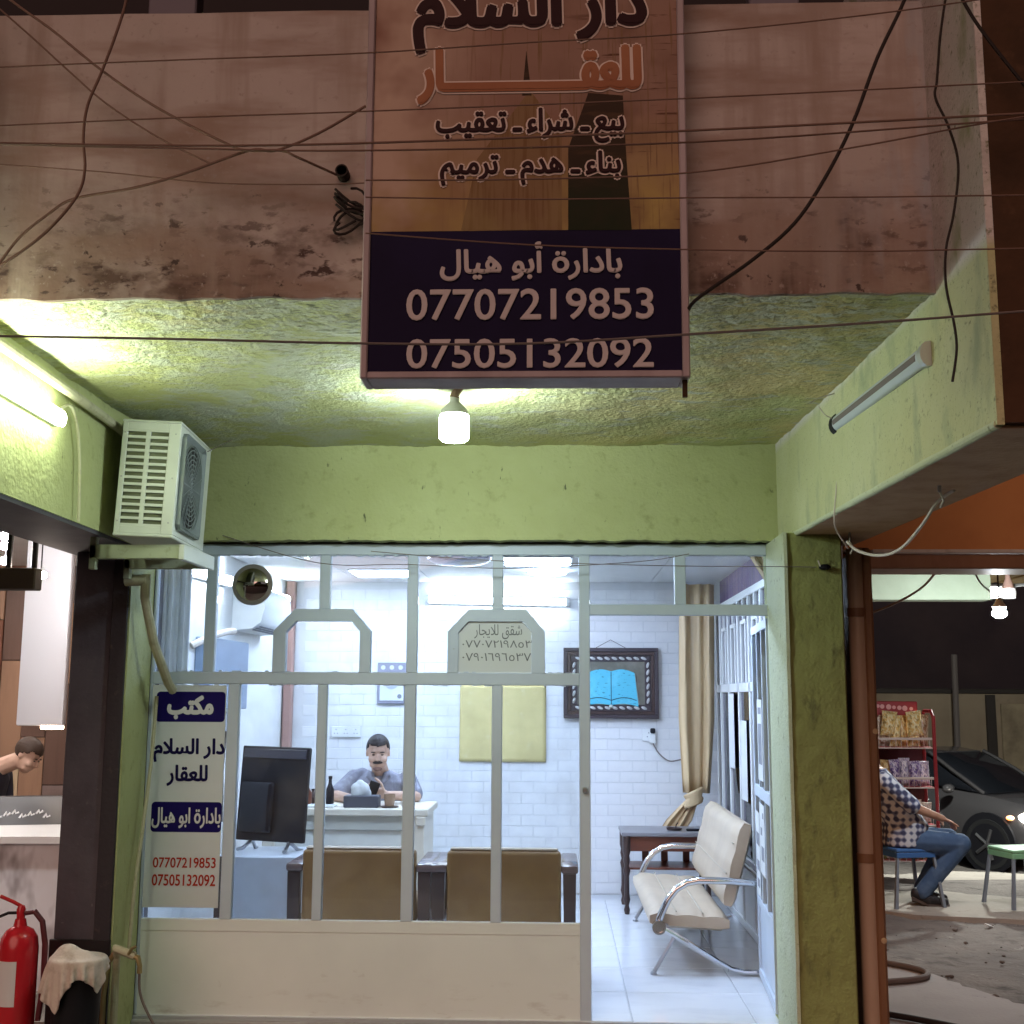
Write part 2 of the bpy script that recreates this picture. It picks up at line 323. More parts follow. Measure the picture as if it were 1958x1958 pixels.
M['pavement'] = mat('worn_pavement', (0.22, 0.20, 0.18), 0.9, var=[(3, (0.15, 0.14, 0.12), 0.4, 0.7)], bump=[(30, 0.4, 0.01)])
M['asphalt'] = mat('asphalt', (0.05, 0.048, 0.047), 0.9, bump=[(90, 0.4, 0.01)])
M['car_paint'] = mat('grey_car_paint', (0.085, 0.080, 0.084), 0.25, 0.4, coat=0.5)
M['car_glass'] = mat('dark_car_glass', (0.010, 0.011, 0.014), 0.05)
M['tyre'] = mat('tyre_rubber', (0.010, 0.010, 0.011), 0.8)
M['rim'] = mat('alloy_rim', (0.10, 0.10, 0.105), 0.45, 0.6)
M['indicator'] = lamp_mat('amber_indicator', (1.0, 0.30, 0.05), 2.5)
M['headlight'] = lamp_mat('car_headlight', (1.0, 0.98, 0.85), 45)
M['bulb'] = lamp_mat('led_bulb_glow', (0.82, 0.97, 0.98), 172)
M['tube_out'] = lamp_mat('outdoor_led_tube', (0.88, 1.0, 0.74), 58)
M['tube_in'] = lamp_mat('indoor_led_tube', (0.80, 0.90, 1.0), 36)
M['led_panel'] = lamp_mat('ceiling_led_panel', (0.54, 0.70, 1.0), 43)
M['far_led'] = lamp_mat('far_street_led', (0.92, 0.97, 1.0), 900)
M['warm_bulb'] = lamp_mat('warm_pendant_bulb', (1.0, 0.72, 0.48), 22)
M['shop_led'] = lamp_mat('neighbour_ceiling_led', (1.0, 0.92, 0.88), 36)
M['warm_bulb_near'] = lamp_mat('warm_entrance_bulb', (1.0, 0.84, 0.70), 420)
M['shop_led_near'] = lamp_mat('white_entrance_bulb', (0.90, 0.95, 1.0), 950)
M['off_diffuser'] = mat('unlit_diffuser', (0.52, 0.57, 0.60), 0.35)
M['off_body'] = mat('lamp_aluminium', (0.50, 0.53, 0.52), 0.35, 0.5)
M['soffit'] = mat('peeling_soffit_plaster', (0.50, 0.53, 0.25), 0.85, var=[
    (2.2, (0.46, 0.47, 0.21), 0.4, 0.65), (1.8, (0.64, 0.54, 0.26), 0.36, 0.58, (0, -0.4, 0.6)), (6, (0.50, 0.53, 0.42), 0.46, 0.60, (0, 0.3, -1.4)), (3, (0.47, 0.38, 0.17), 0.45, 0.6, (1, 4.1, 3.5)),  # tan plaster on the right is brightened to stand in for missing bounce light
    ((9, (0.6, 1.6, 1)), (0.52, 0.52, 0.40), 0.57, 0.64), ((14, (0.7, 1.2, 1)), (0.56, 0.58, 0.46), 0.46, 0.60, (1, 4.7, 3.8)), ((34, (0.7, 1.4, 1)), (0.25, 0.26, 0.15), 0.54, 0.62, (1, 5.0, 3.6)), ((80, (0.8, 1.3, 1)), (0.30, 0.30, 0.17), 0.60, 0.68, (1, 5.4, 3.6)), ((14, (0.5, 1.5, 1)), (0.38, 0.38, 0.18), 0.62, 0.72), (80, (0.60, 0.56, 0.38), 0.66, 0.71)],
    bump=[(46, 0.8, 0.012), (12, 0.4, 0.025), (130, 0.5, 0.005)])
M['fascia'] = mat('old_fascia_plaster', (0.47, 0.40, 0.37), 0.85, var=[
    (1.6, (0.41, 0.34, 0.31), 0.4, 0.7), (2.2, (0.20, 0.125, 0.10), 0.32, 0.52, (2, 3.12, 2.76)), ((6, (1, 1, 1.8)), (0.10, 0.058, 0.045), 0.50, 0.62, (2, 3.10, 2.76)), ((13, (1, 1, 2)), (0.07, 0.04, 0.035), 0.56, 0.63, (2, 3.12, 2.85)),
    ((4, (0.35, 1, 1.6)), (0.30, 0.21, 0.17), 0.46, 0.66), ((3.5, (2.2, 1, 0.2)), (0.33, 0.25, 0.21), 0.5, 0.68), ((5, (1, 1, 0.25)), (0.36, 0.36, 0.38), 0.48, 0.62, (0, 0.75, 1.1)), (45, (0.36, 0.29, 0.26), 0.6, 0.72), (16, (0.07, 0.045, 0.04), 0.66, 0.70, (2, 3.2, 2.85))],
    bump=[(26, 0.25, 0.008), (5, 0.25, 0.03)])
M['fin_face'] = mat('weathered_fin_plaster', (0.50, 0.51, 0.27), 0.8, var=[
    (3, (0.55, 0.56, 0.33), 0.4, 0.7), (1.5, (0.64, 0.60, 0.57), -1.0, -0.9, (2, 2.70, 2.74)), (34, (0.20, 0.21, 0.12), 0.60, 0.72, (1, 5.0, 3.3)), (110, (0.16, 0.16, 0.10), 0.62, 0.72), ((7, (1, 1, .5)), (0.34, 0.37, 0.22), 0.54, 0.72)],
    bump=[(80, 0.5, 0.008), (12, 0.3, 0.02)])
M['sign_print'] = mat('sign_printed_backdrop', (0.31, 0.19, 0.145), 0.6, spec=0.1, var=[
    (1.6, (0.26, 0.13, 0.095), 0.4, 0.65), (2.0, (0.44, 0.32, 0.11), 0.34, 0.58, (2, 3.25, 2.95)), (2.5, (0.52, 0.38, 0.30), 0.46, 0.66, (0, -0.1, -0.5)),
    (3.0, (0.17, 0.09, 0.06), 0.46, 0.66, (0, -0.2, 0.15)), ((40, (0.12, 1, 1.2)), (0.13, 0.06, 0.04), 0.60, 0.66, (0, -0.05, 0.15)), ((60, (1.5, 1, 0.06)), (0.22, 0.13, 0.07), 0.56, 0.66, (0, -0.4, -0.1))])

# ------------------------------------------------------------------ lettering
ARAB = {'ا': (0xFE8D, 2), 'أ': (0xFE83, 2), 'ب': (0xFE8F, 4), 'ة': (0xFE93, 2), 'ت': (0xFE95, 4), 'ج': (0xFE9D, 4), 'د': (0xFEA9, 2), 'ر': (0xFEAD, 2), 'س': (0xFEB1, 4), 'ش': (0xFEB5, 4), 'ع': (0xFEC9, 4), 'ق': (0xFED5, 4), 'ك': (0xFED9, 4), 'ل': (0xFEDD, 4), 'م': (0xFEE1, 4), 'ن': (0xFEE5, 4), 'ه': (0xFEE9, 4), 'و': (0xFEED, 2), 'ي': (0xFEF1, 4), 'ء': (0xFE80, 1), 'ـ': (0x640, 9)}
def arabic(s):
    out, i, prev = [], 0, False
    while i < len(s):
        c = s[i]
        if c not in ARAB: out.append(c); prev = False; i += 1; continue
        if c == 'ل' and s[i + 1:i + 2] == 'ا': out.append(chr(0xFEFC if prev else 0xFEFB)); prev = False; i += 2; continue
        b, n = ARAB[c]; nj = s[i + 1:i + 2] in ARAB and s[i + 1:i + 2] != '' and ARAB.get(s[i + 1:i + 2], (0, 1))[1] > 1 and n >= 4
        if n == 9: out.append(c); prev = True
        elif n == 1: out.append(chr(b)); prev = False
        elif c == 'ة' and not prev: out.append('ö')
        else: out.append(chr(b + (1 if prev else 0) + (2 if nj and n == 4 else 0))); prev = nj
        i += 1
    return ''.join(reversed(out))
def lettering(name, s, box, y, material, parent, bold=0.0, grow=0.0, order=0):
    """box: x0,x1,z0,z1 in metres on the plane y (facing the street); the glyphs are filled by winding"""
    c = bpy.data.curves.new('t', 'FONT'); c.body = s if s[0].isdigit() else arabic(s)
    c.fill_mode = 'NONE'; c.resolution_u = 4
    t = bpy.data.objects.new('t', c); COL.objects.link(t); bpy.context.view_layer.update()
    me = t.to_mesh(); vs = [(v.co.x, v.co.y) for v in me.vertices]; nb = {}
    for e in me.edges:
        nb.setdefault(e.vertices[0], []).append(e.vertices[1]); nb.setdefault(e.vertices[1], []).append(e.vertices[0])
    loops, seen = [], set()
    for e in me.edges:
        a, b = e.vertices
        if a in seen: continue
        lp = [a]; seen.add(a); prev, cur = a, b
        while cur not in seen:
            lp.append(cur); seen.add(cur); nx = [q for q in nb[cur] if q != prev]
            if not nx: break
            prev, cur = cur, nx[0]
        if len(lp) > 2: loops.append([vs[q] for q in lp])
    t.to_mesh_clear(); bpy.data.objects.remove(t)
    c2 = bpy.data.curves.new('t', 'FONT'); c2.body = c.body; c2.fill_mode = 'FRONT'; c2.resolution_u = 4
    t = bpy.data.objects.new('t', c2); COL.objects.link(t); bpy.context.view_layer.update(); me = t.to_mesh()
    eo = [[(me.vertices[i].co.x, me.vertices[i].co.y) for i in p.vertices] for p in me.polygons]
    t.to_mesh_clear(); bpy.data.objects.remove(t)
    area = lambda p: sum(p[i][0] * p[(i + 1) % len(p)][1] - p[(i + 1) % len(p)][0] * p[i][1] for i in range(len(p))) / 2
    def inside(q, p):
        r = False
        for i in range(len(p)):
            (x1, y1), (x2, y2) = p[i], p[(i + 1) % len(p)]
            if (y1 > q[1]) != (y2 > q[1]) and q[0] < (x2 - x1) * (q[1] - y1) / (y2 - y1) + x1: r = not r
        return r
    big = max(loops, key=lambda p: abs(area(p))); sg = 1 if area(big) > 0 else -1
    outer = [p for p in loops if area(p) * sg > 0]; holes = [p for p in loops if area(p) * sg <= 0]
    xs = [q[0] for p in loops for q in p]; zs = [q[1] for p in loops for q in p]
    x0, x1, z0, z1 = min(xs), max(xs), min(zs), max(zs)
    fx = lambda q: box[0] + (q[0] - x0) / (x1 - x0) * (box[1] - box[0])
    fz = lambda q: box[2] + (q[1] - z0) / (z1 - z0) * (box[3] - box[2])
    bm = bmesh.new()
    hgt = min(box[3] - box[2], (box[1] - box[0]) / max(1, len(s)) * 2.2)
    rad = bold * hgt + grow; shifts = [(0, 0)] + ([(rad * math.cos(a * math.pi / 4), rad * math.sin(a * math.pi / 4)) for a in range(8)] if rad > 0 else [])
    fills = []
    for n_, p in enumerate(outer):
        pol = [[V((*q, 0)) for q in p]] + [[V((*q, 0)) for q in h] for h in holes if inside(h[0], p)]
        flat = [(q.x, q.y) for L in pol for q in L]; fills += [([flat[i] for i in tri], (n_ % 7) * .000025) for tri in tessellate_polygon(pol)]
    fills += [(p, .00019) for p in eo]
    for k, (sx, sz) in enumerate(shifts):
        for p, oy in fills:
            try: bm.faces.new([bm.verts.new((fx(q) + sx, y + oy + k * .00021, fz(q) + sz)) for q in p])
            except ValueError: pass
    for f in bm.faces:
        f.normal_update()
        if f.normal.y > 0: f.normal_flip()
    me = bpy.data.meshes.new(name); bm.to_mesh(me); bm.free()
    return obj(name, me, material, parent, smooth=False)
def pbox(u0, u1, v0, v1, y):
    a = PY(u0, (v0 + v1) / 2, y); b = PY(u1, (v0 + v1) / 2, y); c = PY((u0 + u1) / 2, v0, y); d = PY((u0 + u1) / 2, v1, y)
    return (a.x, b.x, d.z, c.z)

# ================================================================== SETTING: ground
YF = 6.0                                    # plane of the glazed shop front
def ground_h(x, y):
    h = -0.10
    if y > 11.5: h -= 0.45 * min(1, (y - 11.5) / 3.5)
    return h
b = B(); nx, ny = 120, 130; grid = []
for j in range(ny + 1):
    row = []
    for i in range(nx + 1):
        x = 1.4 + (i / nx) ** 1.5 * 60; y = 5.0 + (j / ny) ** 1.7 * 90
        near = 1 if y < 16 else 0.2
        h = ground_h(x, y) + near * (random.uniform(-0.012, 0.012) + 0.02 * math.sin(x * 2.1 + y) * math.sin(y * 1.7 - x))
        row.append(b.bm.verts.new((x, y, h - 0.02)))
    grid.append(row)
for j in range(ny):
    for i in range(nx): b.bm.faces.new((grid[j][i], grid[j][i + 1], grid[j + 1][i + 1], grid[j + 1][i]))
struct(obj('ground', b, M['dirt']))
b = B(); b.face([(-60, -40, -0.28), (60, -40, -0.28), (60, 2.2, -0.28), (-60, 2.2, -0.28)]); struct(obj('road', b, M['asphalt']))
b = B(); b.box(-30, 30, 2.0, 6.0, -0.6, -0.10, 0.02); struct(obj('pavement', b, M['pavement']))
b = B(); b.face([(-60, -40, -0.6), (60, -40, -0.6), (60, 120, -0.64), (-60, 120, -0.64)]); struct(obj('terrain', b, M['dirt']))
# broken concrete apron beside the pipe (ragged edge)
edge = [(1.5, 6.05), (2.95, 6.05), (2.75, 6.35), (2.55, 6.6), (2.42, 6.75), (2.32, 7.0), (2.22, 7.25), (2.14, 7.5), (2.0, 7.62), (1.85, 7.9), (1.5, 8.1)]
pts = []
for i in range(len(edge)):
    a, c = V(edge[i]), V(edge[(i + 1) % len(edge)])
    for k in range(5):
        q = a.lerp(c, k / 5)
        if 1 <= i <= 8: q += V((random.uniform(-.025, .025), random.uniform(-.03, .03)))
        pts.append((q.x, q.y))
b = B(); b.prism(pts, lambda a, c: (a, c, -0.16), lambda a, c: (a, c, -0.075)); struct(obj('concrete_apron', b, M['concrete'], smooth=False))
# pale packed apron where the men sit
b = B(); n = 28
ring = [(4.4 + math.cos(t * 2 * math.pi / n) * 2.6 * random.uniform(.9, 1.08), 10.9 + math.sin(t * 2 * math.pi / n) * 1.75 * random.uniform(.85, 1.08)) for t in range(n)]
b.prism([(x, y) for x, y in ring], lambda a, c: (a, c, -0.2), lambda a, c: (a, c, -0.082 if c < 11.5 else -0.082 - (c - 11.5) * .128)); struct(obj('sandy_patch', b, mat('packed_pale_sand', (0.36, 0.32, 0.28), 0.95, var=[(2, (0.30, 0.27, 0.24), 0.4, 0.65), (12, (0.22, 0.19, 0.17), 0.62, 0.74)], bump=[(14, 0.4, 0.02)])))
# stones and litter scraps lying on the dirt
b = B()
for i in range(260):
    x = random.uniform(1.9, 5.5); y = random.uniform(6.4, 10.2); r = random.choice([.004, .005, .007, .009, .012, .018])
    if y < 8.1 and x < 3.0 - (y - 6) * .55: continue
    b.ball((x, y, -0.115 + r * .3), (r * random.uniform(.8, 1.6), r * random.uniform(.7, 1.3), r * .6), 6)
struct(obj('pebbles', b, M['dirt']), 'stuff')

# ================================================================== BUILDING
bld = thing('shop_building', 'yellow green plastered shop building with deep canopy, beams and pillars', 'building', (0, 6, 0))
SZ = lambda y: 2.720 + (y - 3.53) / (5.9 - 3.53) * 0.028     # soffit height
# fascia with ragged lower edge
b = B(); bot = []
xs = [-6 + i * 0.035 for i in range(int((1.155 + 6) / 0.035) + 1)] + [1.158]
for x in xs: bot.append((x, SZ(3.53) - 0.004 + 0.005 * math.sin(x * 9) * math.sin(x * 23) + random.uniform(-0.003, 0.002)))
poly = bot + [(1.158, 3.668)] + [(x, 3.668 + random.uniform(-.003, .003)) for x in xs[-2::-6]] + [(-6, 3.668)]
b.wall(poly, 3.53, 3.549); obj('fascia_wall', b, M['fascia'], bld, smooth=False)
b = B(); b.box(-6, 1.155, 3.5495, 3.72, 2.76, 3.66); obj('fascia_core', b, M['fin_brown'], bld)
b = B(); n, m_ = 110, 60; g = []
for j in range(m_ + 1):
    y = 3.545 + j / m_ * (5.95 - 3.545)
    g.append([b.bm.verts.new((-1.93 + i / n * 3.09, y, SZ(y) + random.uniform(-.0035, .0035) + 0.006 * math.sin(i * .35 + j * .2) * math.sin(j * .31))) for i in range(n + 1)])
for j in range(m_):
    for i in range(n): b.bm.faces.new((g[j][i], g[j][i + 1], g[j + 1][i + 1], g[j + 1][i]))
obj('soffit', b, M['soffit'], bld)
b = B(); b.box(-6, 1.46, 3.73, 9.9, 2.80, 3.0); obj('roof_slab', b, M['fin_brown'], bld)
# left beam (green inner face, plum underside), right fin
LB = lambda y: -1.895 - (y - 3.9) / 2.1 * 0.06
b = B(); b.hexa([(LB(3.2) - .36, 3.2, 2.182), (LB(3.2), 3.2, 2.182), (LB(5.9), 5.9, 2.185), (LB(5.9) - .36, 5.9, 2.185), (LB(3.2) - .36, 3.2, 3.66), (LB(3.2), 3.2, 3.66), (LB(5.9), 5.9, 3.66), (LB(5.9) - .36, 5.9, 3.66)])
o = obj('left_beam', b, M['green'], bld, smooth=False); o.name = 'beam'
b = B(); b.hexa([(LB(3.2) - .37, 3.19, 2.165), (LB(3.2) - .004, 3.19, 2.165), (LB(5.9) - .004, 5.9, 2.168), (LB(5.9) - .37, 5.9, 2.168), (LB(3.2) - .37, 3.19, 2.181), (LB(3.2) - .004, 3.19, 2.181), (LB(5.9) - .004, 5.9, 2.184), (LB(5.9) - .37, 5.9, 2.184)])
obj('beam_underside', b, M['purple'], bld, smooth=False)
RB = lambda y: 1.15 - (y - 3.13) / 2.87 * 0.075
RZ = lambda y: 2.215 + (y - 3.13) / 2.87 * 0.045
b = B(); zs = [2.72, 4.2]; n = 40
# side skin of the fin, lower edge chipped
prev = None
low = []
for i in range(n + 1):
    y = 3.125 + (5.98 - 3.125) * i / n
    low.append((y, RZ(y) + random.uniform(-.004, .004)))
poly = low + [(5.98, 4.2), (3.125, 4.2)]
b.prism(poly, lambda y, z: (RB(y), y, z), lambda y, z: (RB(y) + 0.02, y, z)); obj('fin_wall', b, M['fin_face'], bld, smooth=False)
b = B(); b.hexa([(RB(3.13) + .016, 3.13, 2.222), (1.52, 3.13, 2.222), (1.46, 5.98, 2.266), (RB(5.98) + .016, 5.98, 2.266), (RB(3.13) + .016, 3.13, 4.2), (1.52, 3.13, 4.2), (1.46, 5.98, 4.2), (RB(5.98) + .016, 5.98, 4.2)])
obj('fin_core', b, M['fin_brown'], bld, smooth=False)
b = B(); b.hexa([(RB(3.16) + .02, 3.16, 2.212), (1.515, 3.16, 2.212), (1.455, 5.98, 2.256), (RB(5.98) + .02, 5.98, 2.256), (RB(3.16) + .02, 3.16, 2.2215), (1.515, 3.16, 2.2215), (1.455, 5.98, 2.2655), (RB(5.98) + .02, 5.98, 2.2655)])
obj('fin_underside', b, M['under_brown'], bld, smooth=False)
b = B(); b.tube([(RB(3.14 + k * .142) + .008, 3.14 + k * .142, RZ(3.14 + k * .142) + .004 + random.uniform(-.002, .002)) for k in range(21)], [.013 + random.uniform(-.0015, .0015) for k in range(21)], 10); obj('fin_edge', b, M['green_pale'], bld)
# lintel over the glazing with chipped lower edge
xs = [-2.0 + i * .03 for i in range(int(3.08 / .03))]
poly = [(x, 2.272 + random.uniform(-.006, .004)) for x in xs] + [(1.085, 2.272), (1.085, SZ(5.9) + .03), (-2.0, SZ(5.9) + .03)]
b = B(); b.wall(poly, 5.89, 6.12); obj('lintel', b, M['green'], bld, smooth=False)
# right pillar: pale inner side skin and darker olive front
b = B(); b.box(1.045, 1.295, 5.512, 6.14, -0.1, 2.258, 0.006); o = obj('pillar', b, M['green_olive'], bld)
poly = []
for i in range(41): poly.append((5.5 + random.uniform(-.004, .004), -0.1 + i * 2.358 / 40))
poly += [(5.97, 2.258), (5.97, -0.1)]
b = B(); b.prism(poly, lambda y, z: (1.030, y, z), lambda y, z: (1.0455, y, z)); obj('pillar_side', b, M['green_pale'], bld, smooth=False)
# left pillar: plum front, green side
b = B(); b.box(-2.25, -2.037, 5.51, 6.14, -0.1, 2.166, 0.005); obj('pillar', b, M['purple'], bld)
b = B(); b.box(-2.065, -1.99, 5.496, 5.511, 0.36, 2.165, 0.003); obj('pillar_edge_strip', b, M['purple_edge'], bld)
b = B(); b.box(-2.262, -1.986, 5.494, 5.5105, -0.1, 0.43, 0.003); obj('pillar_base_tile', b, mat('black_base_tile', (0.012, 0.010, 0.011), 0.4), bld)
b = B(); b.hexa([(-2.0365, 5.512, -.1), (-1.984, 5.512, -.1), (-2.031, 5.974, -.1), (-2.0365, 5.974, -.1), (-2.0365, 5.512, 2.166), (-1.984, 5.512, 2.166), (-2.031, 5.974, 2.166), (-2.0365, 5.974, 2.166)]); obj('pillar_side', b, M['green'], bld)
# office room
b = B(); b.box(-2.5, 1.5, 9.70, 9.9, -0.1, 2.6); bw = obj('back_wall', b, M['white_joint'], bld)
b = B(); b.box(-2.4, -2.2, 6.15, 9.695, -0.1, 2.6); obj('side_wall', b, M['white'], bld)
b = B(); b.box(1.30, 1.45, 6.15, 9.695, -0.1, 2.6); obj('side_wall', b, M['white'], bld)
b = B(); b.box(-2.19, -2.12, 9.60, 9.69, 0.0, 2.43, .01); obj('corner_post', b, mat('pinkish_wood_post', (0.34, 0.20, 0.17), 0.5), bld)
b = B(); b.box(-0.3 - 1.9, 1.29, 6.02, 9.699, 0.0, 0.004); 
# white foam bricks, each a piece of the back wall
bb = B(); bb.box(-.0955, .0955, -.0035, .0, -.0405, .0405, .0016); brick_full = bb.mesh('brick', False)
brick_full.materials.append(M['white_brick']); cand = []
for r in range(29):
    z = 0.045 + r * .0845
    for i in range(-12, 8):
        x = i * .195 + (.0975 if r % 2 else 0)
        if x - .095 < -2.12 or x + .095 > 1.29 or z > 2.40: continue
        vis = 0
        if x > 0.12 or z > .62: vis = 1
        if -.72 < x < -.16 and 1.03 < z < 1.58: vis = 0
        if .12 < x < .72 and 1.39 < z < 1.86: vis = 0
        if x > 1.0: vis = 0
        if x < -1.45 and z < .85: vis = 0
        cand.append((vis, x, z))
cand.sort(key=lambda c: -c[0]); rest = B()
for k, (vis, x, z) in enumerate(cand):
    if k < 300:
        o = bpy.data.objects.new('brick', brick_full); COL.objects.link(o); o.parent = bw
        o.location = V((x + random.uniform(-.001, .001), 9.70 + random.uniform(0, .0015), z)) - V((0, 6, 0)) - V(bw.location)
    else: rest.box(x - .0955, x + .0955, 9.6965, 9.70, z - .0405, z + .0405, .0016)
o = obj('bricks', rest, M['white_brick'], bw); struct(o, 'stuff'); o.name = 'brick_courses'
# floor tiles and ceiling tiles
b = B(); b.box(-2.19, 1.29, 5.96, 9.69, -0.15, -0.004); fl = struct(obj('floor', b, M['grout']))
tb = B(); tb.box(-.287, .287, -.287, .287, -.006, 0.0, .0015); tile_me = tb.mesh('tile'); tile_me.materials.append(M['tile'])
for i in range(6):
    for j in range(6):
        x = 0.35 + .29 + (i - 4) * .58; y = 6.26 + j * .58
        if x + .287 > 1.3: x0 = 1; 
        o = bpy.data.objects.new('tile', tile_me); COL.objects.link(o); o.parent = fl; o.location = (min(x, 1.29 - .287 + .29), y, 0)
b = B(); b.box(-2.19, 1.29, 6.15, 9.69, 2.435, 2.55); ce = struct(obj('ceiling', b, M['grid']))
tb = B(); tb.box(-.29, .29, -.29, .29, -.012, 0, .003); ct_me = tb.mesh('ceiling_tile'); ct_me.materials.append(M['ceil'])
for i in range(6):
    for j in range(6):
        o = bpy.data.objects.new('ceiling_tile', ct_me); COL.objects.link(o); o.parent = ce; o.location = (-1.89 + i * .585, 6.45 + j * .585, 2.436)
b = B(); b.box(-2.25, 1.32, 6.125, 6.3, 2.30, 2.75); obj('inner_lintel', b, M['white'], bld)
# storey above, set back and dark, made extra tall to shade the side street
b = B(); b.box(-8, 1.4, 4.6, 9.9, 3.0, 18); obj('upper_storey', b, mat('unlit_upper_wall', (0.03, 0.022, 0.024), 0.9), bld)
for x in (-1.35, 0.62):
    b = B(); b.box(x, x + .16, 3.62, 3.70, 3.6685, 3.95, .005); obj('parapet_post', b, mat('parapet_post_paint', (0.16, 0.14, 0.17), 0.7), bld)
# neighbouring bays in the same block
nb_r = thing('covered_passage', 'orange and brown painted passage bay right of the green pillar', 'building', (2.5, 6.2, 0))
b = B(); b.box(1.47, 6.5, 6.2, 6.4, 2.262, 2.80); obj('orange_wall', b, M['orange'], nb_r)
b = B(); b.box(1.47, 6.5, 6.15, 6.45, 2.16, 2.235, .006); obj('brown_beam', b, M['brown'], nb_r)
b = B(); b.box(1.6, 6.5, 6.135, 6.149, 2.238, 2.258, .003); obj('conduit_strip', b, M['cable_white'], nb_r)
b = B(); b.box(1.46, 1.535, 6.02, 6.3, -0.1, 2.15, .01); obj('brown_post', b, M['brown'], nb_r)
b = B(); b.box(1.455, 3.41, 9.6, 9.8, 2.285, 2.82); obj('green_cross_beam', b, mat('pale_green_paint', (0.36, 0.44, 0.33), 0.7, var=[(3, (0.30, 0.37, 0.27), 0.4, 0.7)], bump=[(30, .2, .006)]), nb_r)
b = B(); b.box(1.455, 1.60, 6.45, 9.9, -0.1, 2.7); obj('passage_wall', b, M['orange'], nb_r)
b = B(); b.box(1.47, 14, 6.42, 10.5, 2.84, 18); obj('roof_shade_block', b, M['fin_brown'], nb_r)  # roof carried up as a tall unseen block to shade the side street
for i in range(5):
    b = B(); b.box(3.44 + i * .34, 3.44 + i * .34 + .30, 9.0, 10.5, 2.50, 2.525, .006); obj('ceiling_plank', b, mat('yellowed_plank', (0.42, 0.30, 0.12), 0.7, var=[((4, (3, .3, 1)), (0.3, 0.2, 0.08), .45, .65)]) if i == 0 else bpy.data.materials['yellowed_plank'], nb_r)

dp = thing('downpipe', 'pinkish brown glossy downpipe standing against the brown post right of the pillar', 'pipe', (1.39, 5.72, -.1))
b = B(); b.tube([(1.385, 5.64, -.1), (1.385, 5.64, 2.2)], .040, 18); obj('pipe', b, mat('pinkish_brown_pipe', (0.48, 0.33, 0.24), 0.35, var=[((5, (1, 1, .2)), (0.37, 0.24, 0.165), .4, .7)]), dp)
b = B(); b.box(1.405, 1.452, 5.60, 6.0, -.1, 2.2, .012); obj('backing_post', b, M['brown'], dp)
for z in (.45, 1.36):
    b = B(); b.lathe([(.0, -.012), (.013, -.012), (.013, .0), (0, .004)], (1.438, 5.597, z), 10, 'Y'); obj('bolt', b, M['under_brown'], dp)
for z in (.8, 1.9):
    b = B(); b.lathe([(.041, -.02), (.045, -.02), (.045, .02), (.041, .02)], (1.385, 5.64, z), 18); obj('clamp', b, M['brown'], dp)

nb_l = thing('neighbour_shop', 'brightly lit neighbouring shop with wood patchwork wall left of plum pillar', 'shop', (-4, 8, 0))
b = B(); b.box(-7.0, -2.26, 10.3, 10.5, -.1, 2.8); bwl = obj('back_wall', b, mat('dark_backing', (0.06, 0.04, 0.035), .8), nb_l)
woods = [mat('wood_panel_%s' % n, c, 0.55, var=[((9, (1, 1, .12)), tuple(q * .75 for q in c), .4, .7)]) for n, c in (('umber', (.13, .07, .05)), ('cream', (.58, .42, .27)), ('tan', (.32, .18, .11)), ('rust', (.17, .06, .03)), ('taupe', (.20, .14, .125)))]
seq = [0, 1, 4, 2, 0, 3, 1, 4, 0, 2, 4, 1, 3, 0]
q = 0
for ci in range(22):
    x = -6.9 + ci * .21; z = -.1 + (ci % 3) * -.35
    while z < 2.75:
        h_ = random.choice([.55, .7, .85]); z0, z1 = max(z, -.1), min(z + h_, 2.78)
        if z1 - z0 > .03:
            b = B(); d = random.uniform(.01, .035); b.box(x + .003, x + .207, 10.3 - d, 10.30, z0 + .003, z1 - .003, .003)
            obj('wood_panel', b, woods[seq[q % len(seq)] if random.random() < .7 else random.randrange(5)], bwl)
        z += h_; q += 1
b = B(); b.box(-7.0, -2.26, 5.95, 10.3, 2.62, 2.8); obj('ceiling', b, M['white'], nb_l)
b = B(); b.box(-7.2, -7.0, 5.95, 10.3, -.1, 2.8); obj('side_wall', b, M['white'], nb_l)
b = B(); b.box(-2.42, -2.41, 6.15, 10.29, -.1, 2.6); obj('side_wall', b, mat('taupe_side_wall', (.20, .15, .13), .6), nb_l)
b = B(); b.box(-7.0, -2.43, 6.0, 10.3, -.2, -.05); struct(obj('floor', b, M['pavement'])).name = 'neighbour_floor'
for (x, y) in ((-3.6, 7.4), (-4.6, 7.4), (-3.3, 9.2), (-5.0, 9.2)):
    b = B(); b.box(x - .3, x + .3, y - .10, y + .10, 2.595, 2.62, .004); obj('ceiling_light', b, M['shop_led'], nb_l)

# ================================================================== SHOP FRONT
sf = thing('shopfront', 'grey white steel shop front with arched panes and an open doorway', 'shop front', (-.4, YF, 0))
Y0, Y1 = 5.975, 6.02
def bar(x0, x1, z0, z1, name='frame_bar', dy=0.0, m='frame'):
    b = B(); b.box(x0, x1, Y0 - dy, Y1 + dy, z0, z1, .003); return obj(name, b, M[m], sf)
ZT, ZTR0, ZTR1, ZS = 2.207, 1.562, 1.623, 0.439
bar(-2.03, 1.095, ZT, 2.262, dy=.003)                    # head
bar(-2.03, -2.017, .0, ZT); bar(1.052, 1.097, -.02, ZT)    # outer stiles
bar(-2.017, .104, ZTR0, ZTR1, dy=.002)                     # middle rail
bar(.104, .157, -.02, ZT)                                  # door post
bar(.157, 1.052, 1.909, 1.963, dy=.002)                    # over the doorway
bar(.578, .633, 1.963, ZT)
bar(-1.769, -1.715, ZTR1, ZT); bar(-.752, -.699, ZTR1, ZT)
bar(-1.194, -1.141, 1.936, ZT); bar(-.326, -.273, 1.936, ZT)
